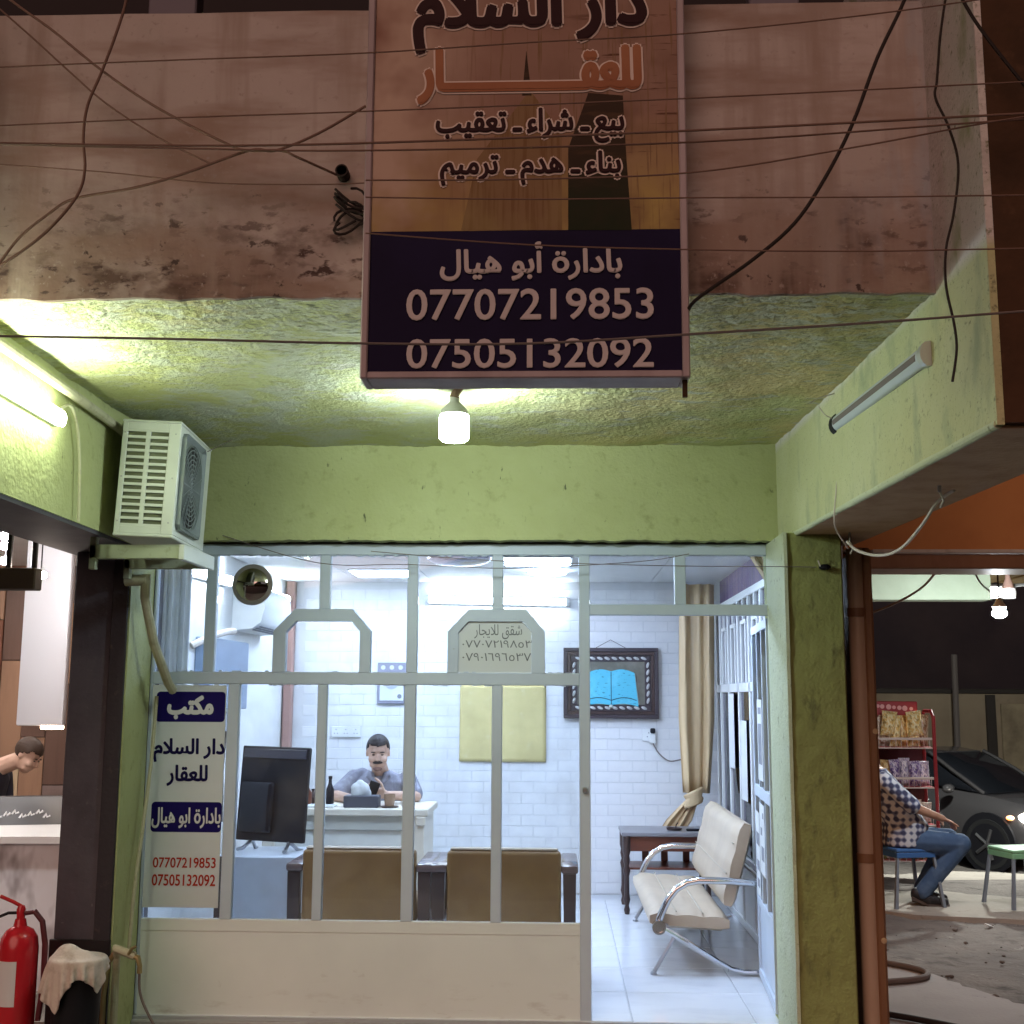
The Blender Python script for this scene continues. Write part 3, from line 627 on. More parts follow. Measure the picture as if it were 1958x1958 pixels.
for x0, x1 in ((-1.635, -1.579), (-1.188, -1.142), (-.758, -.701), (-.325, -.275)): bar(x0, x1, ZS, ZTR0)
def arch(a0, a1, i0, i1):
    zo, zi, c = 1.936, 1.876, .11
    outer = [(a0, ZTR1), (a0, zo - c), (a0 + c * .95, zo), (a1 - c * .85, zo), (a1, zo - c), (a1, ZTR1)]
    inner = [(i1, ZTR1), (i1, zi - .05), (i1 - .045, zi), (i0 + .05, zi), (i0, zi - .055), (i0, ZTR1)]
    b = B(); b.wall(outer + inner, Y0 - .004, Y1 + .004); obj('arch', b, M['frame'], sf, smooth=False)
arch(-1.419, -.932, -1.357, -.985); arch(-.547, -.065, -.495, -.131)
b = B(); b.box(-2.017, .104, Y0 + .004, Y1 - .01, -.02, ZS, .002); obj('lower_panel', b, M['panel'], sf)
b = B(); b.box(-2.017, .104, Y0 + .001, Y0 + .0035, ZS - .055, ZS - .002, .0005); obj('sill_strip', b, M['panel'], sf)
b = B(); b.box(-2.03, 1.1, 5.93, 6.06, -.12, -.018, .006); obj('threshold', b, M['concrete'], sf)
def pane(x0, x1, z0, z1, m='glass', y=6.0):
    b = B(); b.box(x0 + .001, x1 - .001, y - .002, y + .002, z0 + .001, z1 - .001); return obj('pane', b, M[m], sf, smooth=False)
pane(-2.017, -1.769, ZTR1, ZT)
for x0, x1 in ((-1.635 + .056, -1.188), (-1.142, -.758), (-.701, -.325), (-.275, .104)): pane(x0, x1, ZS, ZTR0)
pane(-2.017, -1.635, ZS, ZTR0)
pane(.157, .578, 1.963, ZT); pane(.633, 1.052, 1.963, ZT)
pane(-1.715, -.752, ZTR1, ZT); pane(-.699, .104, ZTR1, ZT)
# jagged old mastic along some panes
b = B()
for x in [i * .021 - 2.0 for i in range(146)]:
    if random.random() < .35: b.box(x, x + random.uniform(.01, .03), Y0 - .002, Y0 + .012, ZT - random.uniform(.002, .008), ZT - .0005)
    if random.random() < .3 and x < .1: b.box(x, x + random.uniform(.01, .03), Y0 - .002, Y0 + .012, ZTR1 + .0005, ZTR1 + random.uniform(.002, .008))
    if random.random() < .3 and x < .1: b.box(x, x + random.uniform(.01, .03), Y0 - .002, Y0 + .012, ZTR0 - random.uniform(.002, .007), ZTR0 - .0005)
o = obj('putty_edge', b, M['frame'], sf); struct(o, 'stuff')
b = B(); b.box(-2.0, 1.09, 5.965, 5.985, 2.262, 2.2715); obj('shadow_gap_strip', b, M['rubber'], sf)
b = B(); b.box(.118, .142, Y0 - .02, Y0 - .001, 1.05, 1.075, .004); obj('strike_plate', b, M['steel'], sf)
# open door leaf, swung inwards against the partition
dl = obj('door', B().box(.0, .030, -.018, .018, .02, 1.90, .002), M['frame'], sf, local=True)
dl.location = V((1.052, 6.06, 0)) - V(sf.location); dl.rotation_euler = (0, 0, math.radians(86))
def dpart(name, x0, x1, z0, z1, m='frame', dy=.018):
    b = B(); b.box(x0, x1, -dy, dy, z0, z1, .002); return obj(name, b, M[m], dl, local=True)
dpart('stile', .80, .845, .02, 1.90)
for z in (.02, 1.855): dpart('rail', .03, .80, z, z + .045)
dpart('rail', .03, .80, .98, 1.04); dpart('rail', .03, .80, .40, .445); dpart('kick_panel', .03, .80, .065, .40, 'frame', .006)
for x in (.26, .52): dpart('glazing_bar', x, x + .03, 1.04, 1.855); dpart('glazing_bar', x, x + .03, .445, .98)
for x0, x1 in ((.03, .26), (.29, .52), (.55, .80)):
    dpart('pane', x0, x1, 1.04, 1.855, 'glass', .002); dpart('pane', x0, x1, .445, .98, 'glass', .002)
b = B(); b.tube([(.82, -.018, 1.0), (.82, -.07, 1.0), (.74, -.07, 1.0)], .011, 8); obj('handle', b, M['black'], dl, local=True)
def on_door(name, label, x0, x1, z0, z1, rows):
    t = thing(name, label, 'notice', (1.052, 6.06, 0), math.radians(86), 'paper notices taped to the open door')
    obj('sheet', B().box(x0, x1, .0195, .0205, z0, z1), M['paper'], t, local=True, smooth=False)
    for r in rows: obj('printed_block', B().box(x0 + r[0] * (x1 - x0), x0 + r[1] * (x1 - x0), .0207, .0212, z0 + r[2] * (z1 - z0), z0 + r[3] * (z1 - z0)), M['paper_grey'], t, local=True, smooth=False)
on_door('paper_notice', 'upper white notice with dark photo block on the open door', .30, .55, 1.08, 1.50, [(.2, .8, .82, .9), (.15, .85, .2, .7)])
on_door('paper_notice', 'white notice with small printed rows on the middle of the open door', .30, .56, .60, .96, [(.2, .4, .8, .88), (.5, .8, .55, .66), (.2, .7, .2, .4)])
on_door('paper_notice', 'lowest white notice with dark squares near the door foot', .58, .79, .46, .90, [(.1, .9, .6, .75), (.2, .8, .3, .42), (.2, .8, .1, .2)])

# ================================================================== LAMPS OUTSIDE
bp = PY(857, 805, 4.7)
lb = thing('led_bulb', 'large glowing white LED bulb hanging just below the sign', 'light bulb', (bp.x, 4.7, SZ(4.7)))
z0 = bp.z - .058
b = B(); b.lathe([(0, z0), (.048, z0), (.058, z0 + .008), (.060, z0 + .02), (.060, z0 + .095), (.056, z0 + .104)], (bp.x, 4.7, 0), 24); obj('diffuser', b, M['bulb'], lb)
b = B(); b.lathe([(.057, z0 + .1045), (.052, z0 + .125), (.030, z0 + .150), (.020, z0 + .158), (.020, z0 + .18)], (bp.x, 4.7, 0), 20); obj('housing', b, M['white_plastic'], lb)
b = B(); b.tube([(bp.x, 4.7, z0 + .175), (bp.x + .004, 4.7, z0 + .195), (bp.x + .03, 4.7, SZ(4.7) + .01)], [.022, .018, .012], 10); obj('lamp_holder', b, M['cable_brown'], lb)

lt = thing('led_tube_light', 'bright glowing tube light on the left green beam', 'tube light', (LB(4.0), 3.9, 2.53))
ya, yb_ = 3.25, 4.375
xw = lambda y: LB(y) + .004
b = B(); b.hexa([(xw(ya), ya, 2.505), (xw(ya) + .018, ya, 2.505), (xw(yb_) + .018, yb_, 2.505), (xw(yb_), yb_, 2.505), (xw(ya), ya, 2.56), (xw(ya) + .018, ya, 2.56), (xw(yb_) + .018, yb_, 2.56), (xw(yb_), yb_, 2.56)]); obj('base', b, M['off_body'], lt)
b = B(); b.loft([((xw(y) + .036, y, 2.5325), (.016, 0, 0), (0, 0, .030)) for y in (ya + .01, yb_ - .01)]); obj('diffuser', b, M['tube_out'], lt)
rt = thing('unlit_tube_light', 'unlit pale batten lamp slanting along the right green fin', 'tube light', (RB(4), 4.2, 2.56))
pa, pb_ = PX(1580, 800, 1.118), PX(1752, 668, 1.133)
def along(p, q, t, off=0): return p.lerp(q, t) + V((off, 0, 0))
b = B(); b.loft([(along(pa, pb_, t, .010), (.012, 0, 0), (0, 0, .038)) for t in (0, 1)]); obj('base', b, M['off_body'], rt)
b = B(); b.loft([(along(pa, pb_, t, -.004), (.024, 0, 0), (0, 0, .032)) for t in (.02, .98)]); obj('diffuser', b, M['off_diffuser'], rt)
b = B(); b.loft([(along(pa, pb_, t, -.024), (.006, 0, 0), (0, 0, .012)) for t in (.03, .96)]); obj('led_strip', b, M['cable_grey'], rt)
for t0, t1, m in ((-.022, .02, 'black'), (.98, 1.01, 'off_body')):
    b = B(); b.loft([(along(pa, pb_, t, -.002), (.028, 0, 0), (0, 0, .040)) for t in (t0, t1)]); obj('end_cap', b, M[m], rt)

# ================================================================== SIGN
SY = 3.40
sg = thing('hanging_sign', 'tall dark sign with maroon and pale Arabic lettering over the shop front', 'sign', (-.09, SY, 2.39))
x0, x1, zb, zt = -.579, .383, 2.419, 4.02
obj('box', B().box(x0 + .004, x1 - .004, SY + .002, SY + .115, zb + .004, zt, .004), M['sign_frame'], sg)
for a, c in ((x0, x0 + .022), (x1 - .022, x1)): obj('frame_side', B().box(a, c, SY - .012, SY + .118, zb, zt, .004), M['sign_frame'], sg)
obj('frame_bottom', B().box(x0 + .022, x1 - .022, SY - .010, SY + .117, zb, zb + .022, .004), M['sign_frame'], sg)
zn = PY(990, 435, SY).z
obj('printed_face', B().box(x0 + .0225, x1 - .0225, SY - .002, SY + .001, zn, zt - .004), M['sign_print'], sg, smooth=False)
obj('navy_face', B().box(x0 + .0225, x1 - .0225, SY - .002, SY + .001, zb + .0225, zn - .0005), M['navy_sign'], sg, smooth=False)
def spoly(name, pts, m, y): obj(name, B().face([PY(u, v, y) for u, v in pts]), m, sg, smooth=False)
spoly('printed_tower', [(1072, 434), (1072, 280), (1110, 175), (1175, 180), (1182, 300), (1192, 434)], mat('print_dark_green', (0.055, 0.036, 0.026), .7, spec=.05, var=[(2.5, (.028, .034, .020), .3, .6, (2, 3.2, 2.95)), ((40, (.2, 1, 1)), (.09, .055, .035), .52, .66, (2, 2.95, 3.25))]), SY - .0032)
spoly('printed_block', [(870, 434), (900, 300), (1000, 170), (1060, 250), (1060, 434)], mat('print_ochre', (0.25, 0.155, 0.08), .6, spec=.1, var=[((40, (2, 1, .1)), (.20, .11, .05), .48, .6), (3, (.32, .24, .10), .45, .65, (2, 3.05, 2.85))]), SY - .0028)
spoly('printed_crane', [(985, 180), (993, 95), (1003, 180)], bpy.data.materials['print_dark_green'], SY - .0030)
def stext(s, u0, u1, v0, v1, m, bold, halo=None):
    bx = pbox(u0, u1, v0, v1, SY - .004)
    if halo: lettering('lettering_outline', s, bx, SY - .0060, M[halo], sg, bold, .0055)
    lettering('lettering', s, bx, SY - .0085, M[m], sg, bold)
stext('دار السلام', 785, 1215, -42, 96, 'txt_maroon', .06, 'txt_halo')
stext('للعقـــــــــــــار', 792, 1206, 92, 192, 'txt_orange', .10, 'txt_halo')
stext('بيع ـ شراء ـ تعقيب', 824, 1176, 206, 270, 'txt_maroon', .045, 'txt_halo')
stext('بناء ـ هدم ـ ترميم', 832, 1170, 288, 348, 'txt_maroon', .045, 'txt_halo')
stext('بادارة أبو هيال', 832, 1172, 458, 528, 'txt_pink', .035)
stext('07707219853', 768, 1232, 546, 603, 'txt_pink', .02)
stext('07505132092', 768, 1232, 640, 694, 'txt_pink', .02)
b = B(); b.box(x1 - .02, x1 - .006, SY + .02, SY + .035, zb - .05, zb); obj('bracket_end', b, M['fin_brown'], sg)

# window sticker, paper sheet in the arch, round vent cap
SK = 5.970
st = thing('window_sticker', 'tall white vinyl sheet with blue boxes and Arabic lettering on the leftmost pane', 'sticker', (-1.82, SK, .5))
obj('sheet', B().box(-2.012, -1.642, SK, SK + .003, .492, 1.556), M['sticker'], st, smooth=False)
def rrect(bx, r):
    x0, x1, z0, z1 = bx; p = []
    for cx, cz, a in ((x1 - r, z1 - r, 0), (x0 + r, z1 - r, 90), (x0 + r, z0 + r, 180), (x1 - r, z0 + r, 270)):
        for k in range(5): t = math.radians(a + k * 22.5); p.append((cx + r * math.cos(t), cz + r * math.sin(t)))
    return p
for q in ((295, 425, 1305, 1362), (285, 418, 1513, 1570)):
    obj('blue_box', B().wall(rrect(pbox(*q, SK), .018), SK - .0008, SK - .0002), M['navy'], st, smooth=False)
def ktext(s, u0, u1, v0, v1, m, bold): lettering('lettering', s, pbox(u0, u1, v0, v1, SK), SK - .0035, M[m], st, bold)
ktext('مكتب', 318, 401, 1314, 1355, 'txt_white', .06)
ktext('دار السلام', 291, 423, 1394, 1437, 'txt_navy', .045)
ktext('للعقار', 316, 391, 1444, 1482, 'txt_navy', .045)
ktext('بادارة ابو هيال', 287, 416, 1524, 1562, 'txt_white', .04)
ktext('07707219853', 289, 407, 1618, 1637, 'txt_red', .02)
ktext('07505132092', 287, 406, 1650, 1671, 'txt_red', .02)
pp = thing('paper_sheet', 'handwritten grey paper sheet filling the right arched pane', 'notice', (-.31, 5.985, 1.63))
obj('sheet', B().wall([(-.494, 1.624), (-.494, 1.82), (-.446, 1.875), (-.177, 1.875), (-.132, 1.825), (-.132, 1.624)], 5.986, 5.988), M['paper'], pp, smooth=False)
for s_, u0, u1, v0, v1 in (('شقق للايجار', 895, 985, 1178, 1206), ('٠٧٧٠٧٢١٩٨٥٣', 872, 1004, 1208, 1222), ('٠٧٩٠١٦٩٦٥٣٧', 872, 1002, 1232, 1247)):
    lettering('handwriting', s_, pbox(u0, u1, v0, v1, 5.985), 5.985, M['pencil'], pp, .0)
dc = PY(476, 1103, 5.96)
rc = thing('round_vent_cap', 'round shiny brown cap fixed on the upper left pane', 'vent cap', (dc.x, 5.97, dc.z - .1))
b = B(); b.lathe([(0, .034), (.02, .0328), (.04, .029), (.058, .0235), (.075, .0160), (.088, .0085), (.093, .003), (.093, 0)], (dc.x, 5.972, dc.z), 32, 'Y'); obj('dome', b, mat('polished_brown_dome', (.42, .385, .38), .07, 1.0), rc)
b = B(); b.lathe([(.0935, 0), (.101, 0), (.104, .006), (.101, .012), (.0935, .012)], (dc.x, 5.972, dc.z), 32, 'Y'); obj('rim', b, mat('cap_rim', (.30, .28, .26), .4, .5), rc)

# ================================================================== AIR CONDITIONER OUTSIDE
ac = thing('air_conditioner', 'white outdoor air conditioner with slotted end on a bracket at left', 'air conditioner', (-1.86, 4.92, 2.178), math.radians(-3))
ac.rotation_euler = (0, math.radians(2.2), math.radians(4))
W_, L_, H_ = .245, .58, .475
obj('casing', B().box(0.002, W_ - .012, .012, L_, 0, H_, .012, 2), M['ac_fin'], ac, local=True)
# end panel made of frame strips so that the slots are real openings
ep = B()
ep.box(0, .022, 0, .011, 0, H_, .002); ep.box(W_ - .05, W_, 0, .011, 0, H_, .002); ep.box(.022, W_ - .05, 0, .011, H_ - .032, H_, .002); ep.box(.022, W_ - .05, 0, .011, 0, .030, .002)
ep.box(.100, .118, 0, .011, .03, H_ - .032)
for k in range(15):
    z = .030 + k * .0290
    ep.box(.022, W_ - .05, .001, .010, z, z + .0115)
obj('end_panel', ep, M['ac'], ac, local=True, smooth=False)
obj('top_cover', B().box(-.003, W_ + .003, -.003, L_ + .004, H_, H_ + .012, .004), M['ac'], ac, local=True)
obj('base_pan', B().box(-.003, W_ + .003, -.003, L_ + .004, -.014, 0, .004), M['ac'], ac, local=True)
fr = obj('front_panel', B().box(W_ - .012, W_, .011, L_, 0, H_, .003), M['ac'], ac, local=True)
obj('fan_recess', B().box(W_ + .0005, W_ + .004, .03, L_ - .17, .03, H_ - .03, .02), M['ac_dark'], ac, local=True)
b = B()
for k in range(9):
    r = .02 + k * .021; n = 28
    b.tube([(W_ + .010, .225 + r * math.cos(t * 2 * math.pi / n), .238 + r * math.sin(t * 2 * math.pi / n)) for t in range(n + 1)], .0028, 5)
for k in range(16):
    t = k * math.pi / 8; b.tube([(W_ + .009, .225, .238), (W_ + .009, .225 + .19 * math.cos(t), .238 + .19 * math.sin(t))], .002, 4)
obj('fan_grille', b, M['ac_dark'], ac, local=True)
b = B(); b.lathe([(0, .004), (.18, .004), (.18, .006), (0, .006)], (W_, .225, .238), 28, 'X'); obj('fan_opening', b, M['black'], ac, local=True)
for z in (.05, .24, .43):
    for x in (.012, W_ - .02): obj('screw', B().lathe([(0, .004), (.004, .003), (.004, 0)], (x, 0, z), 8, 'Y'), M['steel'], ac, local=True)
bk = thing('wall_bracket', 'pale steel bracket carrying the outdoor air conditioner', 'bracket', (-1.95, 5.1, 2.08))
for y in (4.99, 5.40):
    b = B(); b.box(-1.985, -1.955, y, y + .03, 2.03, 2.20, .003); b.box(-1.985, -1.59, y, y + .03, 2.075, 2.135, .003); obj('arm', b, mat('bracket_paint', (.42, .46, .33), .6, var=[(20, (.3, .31, .2), .55, .7)]) if y < 5 else bpy.data.materials['bracket_paint'], bk)
b = B(); b.box(-1.60, -1.575, 4.985, 5.435, 2.07, 2.135, .003); obj('front_rail', b, M['ac'], bk)
def cable(name, label, pts, r, m, cat='cable', group=None, n=7, sub=6):
    """a sagging cable drawn through the points (Catmull-Rom)"""
    pts = [V(p) for p in pts]; out = []
    for i in range(len(pts) - 1):
        p0, p1, p2, p3 = pts[max(i - 1, 0)], pts[i], pts[i + 1], pts[min(i + 2, len(pts) - 1)]
        for k in range(sub):
            t = k / sub
            out.append(0.5 * ((2 * p1) + (p2 - p0) * t + (2 * p0 - 5 * p1 + 4 * p2 - p3) * t * t + (3 * p1 - p0 - 3 * p2 + p3) * t ** 3))
    out.append(pts[-1]); b = B(); b.tube(out, r, n)
    o = obj(name, b, M[m]); return tag(o, label, cat, group)
cable('insulated_pipe', 'thick pale insulated pipe looping behind the outdoor air conditioner', [PY(205, 812, 5.05), PY(180, 815, 5.1), PY(163, 860, 5.1), PY(160, 920, 5.1), PY(172, 975, 5.12), PY(190, 1000, 5.15), PY(205, 998, 5.2)], .024, 'pipe_pale', 'pipe', n=12)
cable('insulated_pipe', 'thin pale pipe running along the corner of left beam and soffit', [(LB(3.4) + .03, 3.4, 2.665), (LB(4.0) + .03, 4.0, 2.66), (LB(4.6) + .03, 4.6, 2.655), (LB(5.1) + .03, 5.1, 2.64), (LB(5.4) + .05, 5.4, 2.60)], .020, 'pipe_pale', 'pipe', n=10)
cable('power_cable', 'thin cable curving down the left beam behind the tube light', [PX(108, 775, -1.885), PX(132, 765, -1.885), PX(145, 800, -1.888), PX(150, 860, -1.89), PX(150, 920, -1.89), PX(148, 985, -1.892)], .006, 'pipe_pale')
b = B(); b.tube([(-2.0, 5.48, 2.03), (-1.90, 5.48, 2.03)], .027, 12); b.tube([(-1.905, 5.48, 2.057), (-1.905, 5.48, 1.95), (-1.895, 5.6, 1.75), (-1.88, 5.8, 1.56), (-1.88, 5.87, 1.53)], .022, 10)
tag(obj('drain_pipe', b, M['pipe_pale']), 'grey green elbow drain pipe below the air conditioner bracket', 'pipe')
cable('power_cable', 'faint cable hanging down the green side of the left pillar', [(-1.968, 5.9, 1.5), (-1.962, 5.85, 1.2), (-1.962, 5.78, .9), (-1.962, 5.70, .6), (-1.965, 5.68, .35)], .009, 'pipe_pale')

# ================================================================== OFFICE INTERIOR
def batten(name, label, p, q, m, r=.022, wall=V((0, 1, 0))):
    t = thing(name, label, 'tube light', p.lerp(q, .5)); d = (q - p).normalized()
    up = d.cross(wall).normalized()
    b = B(); b.loft([(c + wall * r * .9, wall * r * .5, up * r * 1.25) for c in (p - d * .02, q + d * .02)]); obj('base', b, M['white_plastic'], t)
    b = B(); b.loft([(c - wall * r * .25, wall * r * .8, up * r) for c in (p, q)]); obj('diffuser', b, M[m], t)
    for c, s_ in ((p, -1), (q, 1)):
        b = B(); b.loft([(c + d * s_ * a, wall * r * 1.1, up * r * 1.25) for a in (.001, .03)]); obj('end_cap', b, M['white_plastic'], t)
    return t
pl, pr = PY(810, 1131, 9.64), PY(1068, 1136, 9.64)
batten('indoor_tube_light', 'long glowing tube light on the white brick back wall', pl, pr, 'tube_in', .026)
batten('indoor_tube_light', 'glowing tube light on the left office wall, nearest the window', V((-2.15, 6.85, 2.235)), V((-2.15, 7.80, 2.25)), 'tube_in', .028, V((-1, 0, 0)))
batten('indoor_tube_light', 'glowing tube light on the left office wall beyond the indoor air conditioner', V((-2.15, 8.65, 2.255)), V((-2.15, 9.45, 2.265)), 'tube_in', .028, V((-1, 0, 0)))
for x, y, lab in ((-.14, 8.12, 'bright flat ceiling light right of the silver dome'), (-1.35, 6.75, 'flat ceiling light near the upper left panes'), (.5, 7.0, 'flat ceiling light over the doorway side'), (-1.3, 8.9, 'flat ceiling light above the desk')):
    t = thing('ceiling_panel_light', lab, 'ceiling light', (x, y, 2.42), group='office ceiling lights')
    obj('trim', B().box(-.24, .24, -.24, .24, -.006, .003, .004), M['white_plastic'], t, local=True)
    obj('diffuser', B().box(-.22, .22, -.22, .22, -.012, -.0065, .002), M['led_panel'], t, local=True)
dm = thing('ceiling_dome', 'big silver dome hanging from the office ceiling', 'ceiling lamp', (-.64, 7.75, 2.42))
obj('dome', B().lathe([(0, 2.345), (.10, 2.350), (.17, 2.365), (.205, 2.385), (.21, 2.40), (.19, 2.418)], (-.64, 7.75, 0), 28), mat('silver_dome', (.42, .41, .46), .25, .7), dm)
obj('collar', B().lathe([(.19, 2.4185), (.16, 2.424)], (-.64, 7.75, 0), 24), M['white_plastic'], dm)
rg = thing('round_ceiling_ring', 'pale round ceiling ring right of the silver dome', 'ceiling light', (-.08, 8.75, 2.41))
b = B(); n = 24; b.tube([(-.08 + .13 * math.cos(k * 2 * math.pi / n), 8.75 + .13 * math.sin(k * 2 * math.pi / n), 2.408) for k in range(n + 1)], .013, 8); obj('ring', b, M['led_panel'], rg)

# framed picture with an open book
pf = thing('framed_picture', 'dark ornate frame with a turquoise open book on the back wall', 'picture', (.42, 9.66, 1.34))
fx0, fx1, fz0, fz1 = .043, .795, 1.345, 1.900
def ring(name, e0, e1, y0, y1, m):
    b = B()
    b.box(fx0 + e0, fx1 - e0, y0, y1, fz1 - e1, fz1 - e0, .003); b.box(fx0 + e0, fx1 - e0, y0, y1, fz0 + e0, fz0 + e1, .003)
    b.box(fx0 + e0, fx0 + e1, y0, y1, fz0 + e1, fz1 - e1, .003); b.box(fx1 - e1, fx1 - e0, y0, y1, fz0 + e1, fz1 - e1, .003)
    return obj(name, b, M[m], pf)
ring('outer_frame', 0, .030, 9.645, 9.69, 'pic_frame'); ring('middle_frame', .031, .058, 9.652, 9.69, 'dark_wood'); ring('inner_frame', .059, .108, 9.664, 9.69, 'pic_frame')
obj('ground_panel', B().box(fx0 + .10, fx1 - .10, 9.672, 9.69, fz0 + .10, fz1 - .10), M['pic_mat'], pf)
def leaf(cx, cz, rot, name='ornament'):
    b = B(); b.ball((0, 0, 0), (.024, .005, .011), 8)
    o = obj(name, b, M['pic_silver'], pf, local=True); o.location = V((cx, 9.661, cz)) - V(pf.location); o.rotation_euler = (0, rot, 0)
for i in range(10):
    x = fx0 + .115 + i * .058
    leaf(x, fz1 - .083, .35); leaf(x, fz0 + .083, .35)
for i in range(6):
    z = fz0 + .14 + i * .056; leaf(fx0 + .083, z, 1.9); leaf(fx1 - .083, z, 1.9)
def bookside(s, name):
    cx, zb_, n = .42, 1.452, 8; b = B(); top, bot = [], []
    for i in range(n + 1):
        t = i / n; x = cx + s * (t * .185); bow = .022 * math.sin(t * math.pi) - .012 * t
        bot.append((cx + s * t * .215, zb_ + bow * .8 - .004)); top.append((x, zb_ + .262 + bow))
    b.wall(bot + top[::-1], 9.652, 9.671); return obj(name, b, M['page'], pf, smooth=False)
bookside(-1, 'page'); bookside(1, 'page')
obj('book_cover', B().wall([(.195, 1.435), (.645, 1.435), (.612, 1.70), (.228, 1.70)], 9.668, 9.6715), M['page_edge'], pf, smooth=False)
obj('book_gutter', B().box(.417, .423, 9.650, 9.653, 1.455, 1.71), M['ink'], pf)
for s in (-1, 1):
    b = B(); b.tube([(.42 + s * t * .2, 9.650, 1.487 + .022 * math.sin(t * math.pi)) for t in (0, .2, .4, .6, .8, 1)], .003, 5); obj('page_line', b, M['ink'], pf)
obj('clasp', B().ball((.418, 9.65, 1.440), (.018, .008, .014), 8), M['page_edge'], pf)
b = B(); b.tube([(.30, 9.69, 1.90), (.42, 9.69, 1.965), (.54, 9.69, 1.90)], .0025, 5); obj('hanging_cord', b, M['cable_grey'], pf)

ye = thing('yellow_cloth_panel', 'yellow creased cloth sheet hanging on the back wall', 'cloth', (-.44, 9.68, 1.0))
b = B(); n_, m_ = 24, 20; g = []
for j in range(m_ + 1):
    z = 1.003 + .601 * j / m_
    g.append([b.bm.verts.new((-.782 + .686 * i / n_, 9.686 - .004 * abs(math.sin(i / n_ * 4 * math.pi)) ** .4 - .003 * abs(math.sin(j / m_ * 2 * math.pi)) ** .4 + random.uniform(-.0008, .0008), z)) for i in range(n_ + 1)])
for j in range(m_):
    for i in range(n_): b.bm.faces.new((g[j][i], g[j][i + 1], g[j + 1][i + 1], g[j + 1][i]))
o = obj('cloth', b, M['yellow_cloth'], ye, ang=80); o.modifiers.new('t', 'SOLIDIFY').thickness = .002
for x in (-.775, -.105): obj('pin', B().ball((x, 9.678, 1.595), .006, 8), M['steel'], ye)
ck = thing('clock_board', 'small grey framed wall clock board left of the yellow cloth', 'wall clock', (-1.33, 9.68, 1.45))
obj('board', B().box(-1.445, -1.213, 9.672, 9.692, 1.451, 1.777, .004), mat('grey_board', (.24, .24, .30), .5), ck)
obj('face', B().box(-1.425, -1.233, 9.667, 9.6715, 1.475, 1.69, .002), M['paper'], ck)
for x in (-1.40, -1.33, -1.26): obj('dial', B().lathe([(0, .004), (.018, .004), (.018, 0)], (x, 9.671, 1.738), 12, 'Y'), M['paper'], ck)
obj('dial', B().lathe([(0, .004), (.055, .004), (.055, 0)], (-1.33, 9.667, 1.62), 20, 'Y'), mat('pale_blue_dial', (.42, .45, .55), .5), ck)
obj('knob', B().lathe([(0, .004), (.018, .004), (.018, 0)], (-1.265, 9.667, 1.51), 12, 'Y'), M['paper_grey'], ck)
def socket(label, x0, x1, z0, z1, gangs):
    t = thing('wall_socket', label, 'socket', ((x0 + x1) / 2, 9.69, z0))
    obj('plate', B().box(x0, x1, 9.680, 9.693, z0, z1, .004), M['white_plastic'], t)
    wd = (x1 - x0) / gangs
    for g in range(gangs):
        cx = x0 + wd * (g + .5); cz = (z0 + z1) / 2
        for dx, dz in ((0, .018), (-.012, -.012), (.012, -.012)): obj('pin_hole', B().lathe([(0, .0015), (.0045, .0015), (.0045, 0)], (cx + dx, 9.680, cz + dz), 8, 'Y'), M['paper_grey'], t)
    return t
socket('triple white wall socket behind the seated man', -1.808, -1.572, 1.185, 1.272, 3)
t = socket('white wall socket with black plug right of the framed picture', .665, .765, 1.17, 1.265, 1)
pg = thing('black_plug', 'black plug in the wall socket by the curtain', 'plug', (.745, 9.66, 1.22))
obj('body', B().box(.725, .765, 9.645, 9.679, 1.232, 1.272, .008), M['black'], pg)
obj('adapter', B().box(.718, .768, 9.650, 9.679, 1.155, 1.225, .006), M['white_plastic'], pg)
cable('plug_cord', 'thin grey cord drooping from the black plug to the curtain', [(.745, 9.665, 1.16), (.79, 9.665, 1.08), (.87, 9.665, 1.02), (.96, 9.665, 1.03), (1.02, 9.665, 1.04)], .005, 'cable_grey')

# curtains
def curtain(name, label, m, rows, folds, cat='curtain', amp=.02):
    """rows: (centre, half width, depth amp) from top to bottom"""
    b = B(); n = folds * 8; g = []
    for c, hw, am in rows:
        g.append([b.bm.verts.new(V(c) + V(((k / n * 2 - 1) * hw, am * (math.sin(k / n * folds * 2 * math.pi + c[2] * .6) * (.55 + .45 * math.sin(k * .37 + 1)) + .5 * math.sin(k / n * folds * 3.3 + 2 + c[2] * 1.1)), 0))) for k in range(n + 1)])
    for j in range(len(g) - 1):
        for k in range(n): b.bm.faces.new((g[j][k], g[j][k + 1], g[j + 1][k + 1], g[j + 1][k]))
    o = obj(name, b, M[m], ang=80); md = o.modifiers.new('thick', 'SOLIDIFY'); md.thickness = .004
    return o
cr = thing('tied_curtain', 'beige satin curtain tied in a knot beside the bench', 'curtain', (1.08, 9.3, .6))
def rows(zs, cx, hw, am, y): return [((cx(z), y, z), hw(z), am(z)) for z in zs]
zz = [2.38 - i * (2.38 - .80) / 14 for i in range(15)]
o = curtain('drape', '', 'curtain', [((1.075 - .02 * (2.38 - z), 9.35, z), .135 - .035 * max(0, (1.35 - z)) / .55, .034) for z in zz], 3); o.parent = cr; o.location = -V(cr.location)
kb = B(); kc = V((1.015, 9.32, .765))
for k in range(9):                          # folds of cloth wrapped round the gathered drape
    t0 = -.9 + k * .22; tilt = .35 + .12 * math.sin(k * 1.7); pts = []
    for q in range(9):
        a = -.4 + q * .48; pts.append(kc + V((.062 * math.cos(a) * (1 + .1 * math.sin(k)), -.030 * math.sin(a) - .012, t0 * .050 + tilt * .07 * math.cos(a))))
    kb.tube(pts, [.006, .012, .014, .015, .015, .014, .013, .010, .005], 8)
kb.ball(kc, (.055, .03, .045), 10)
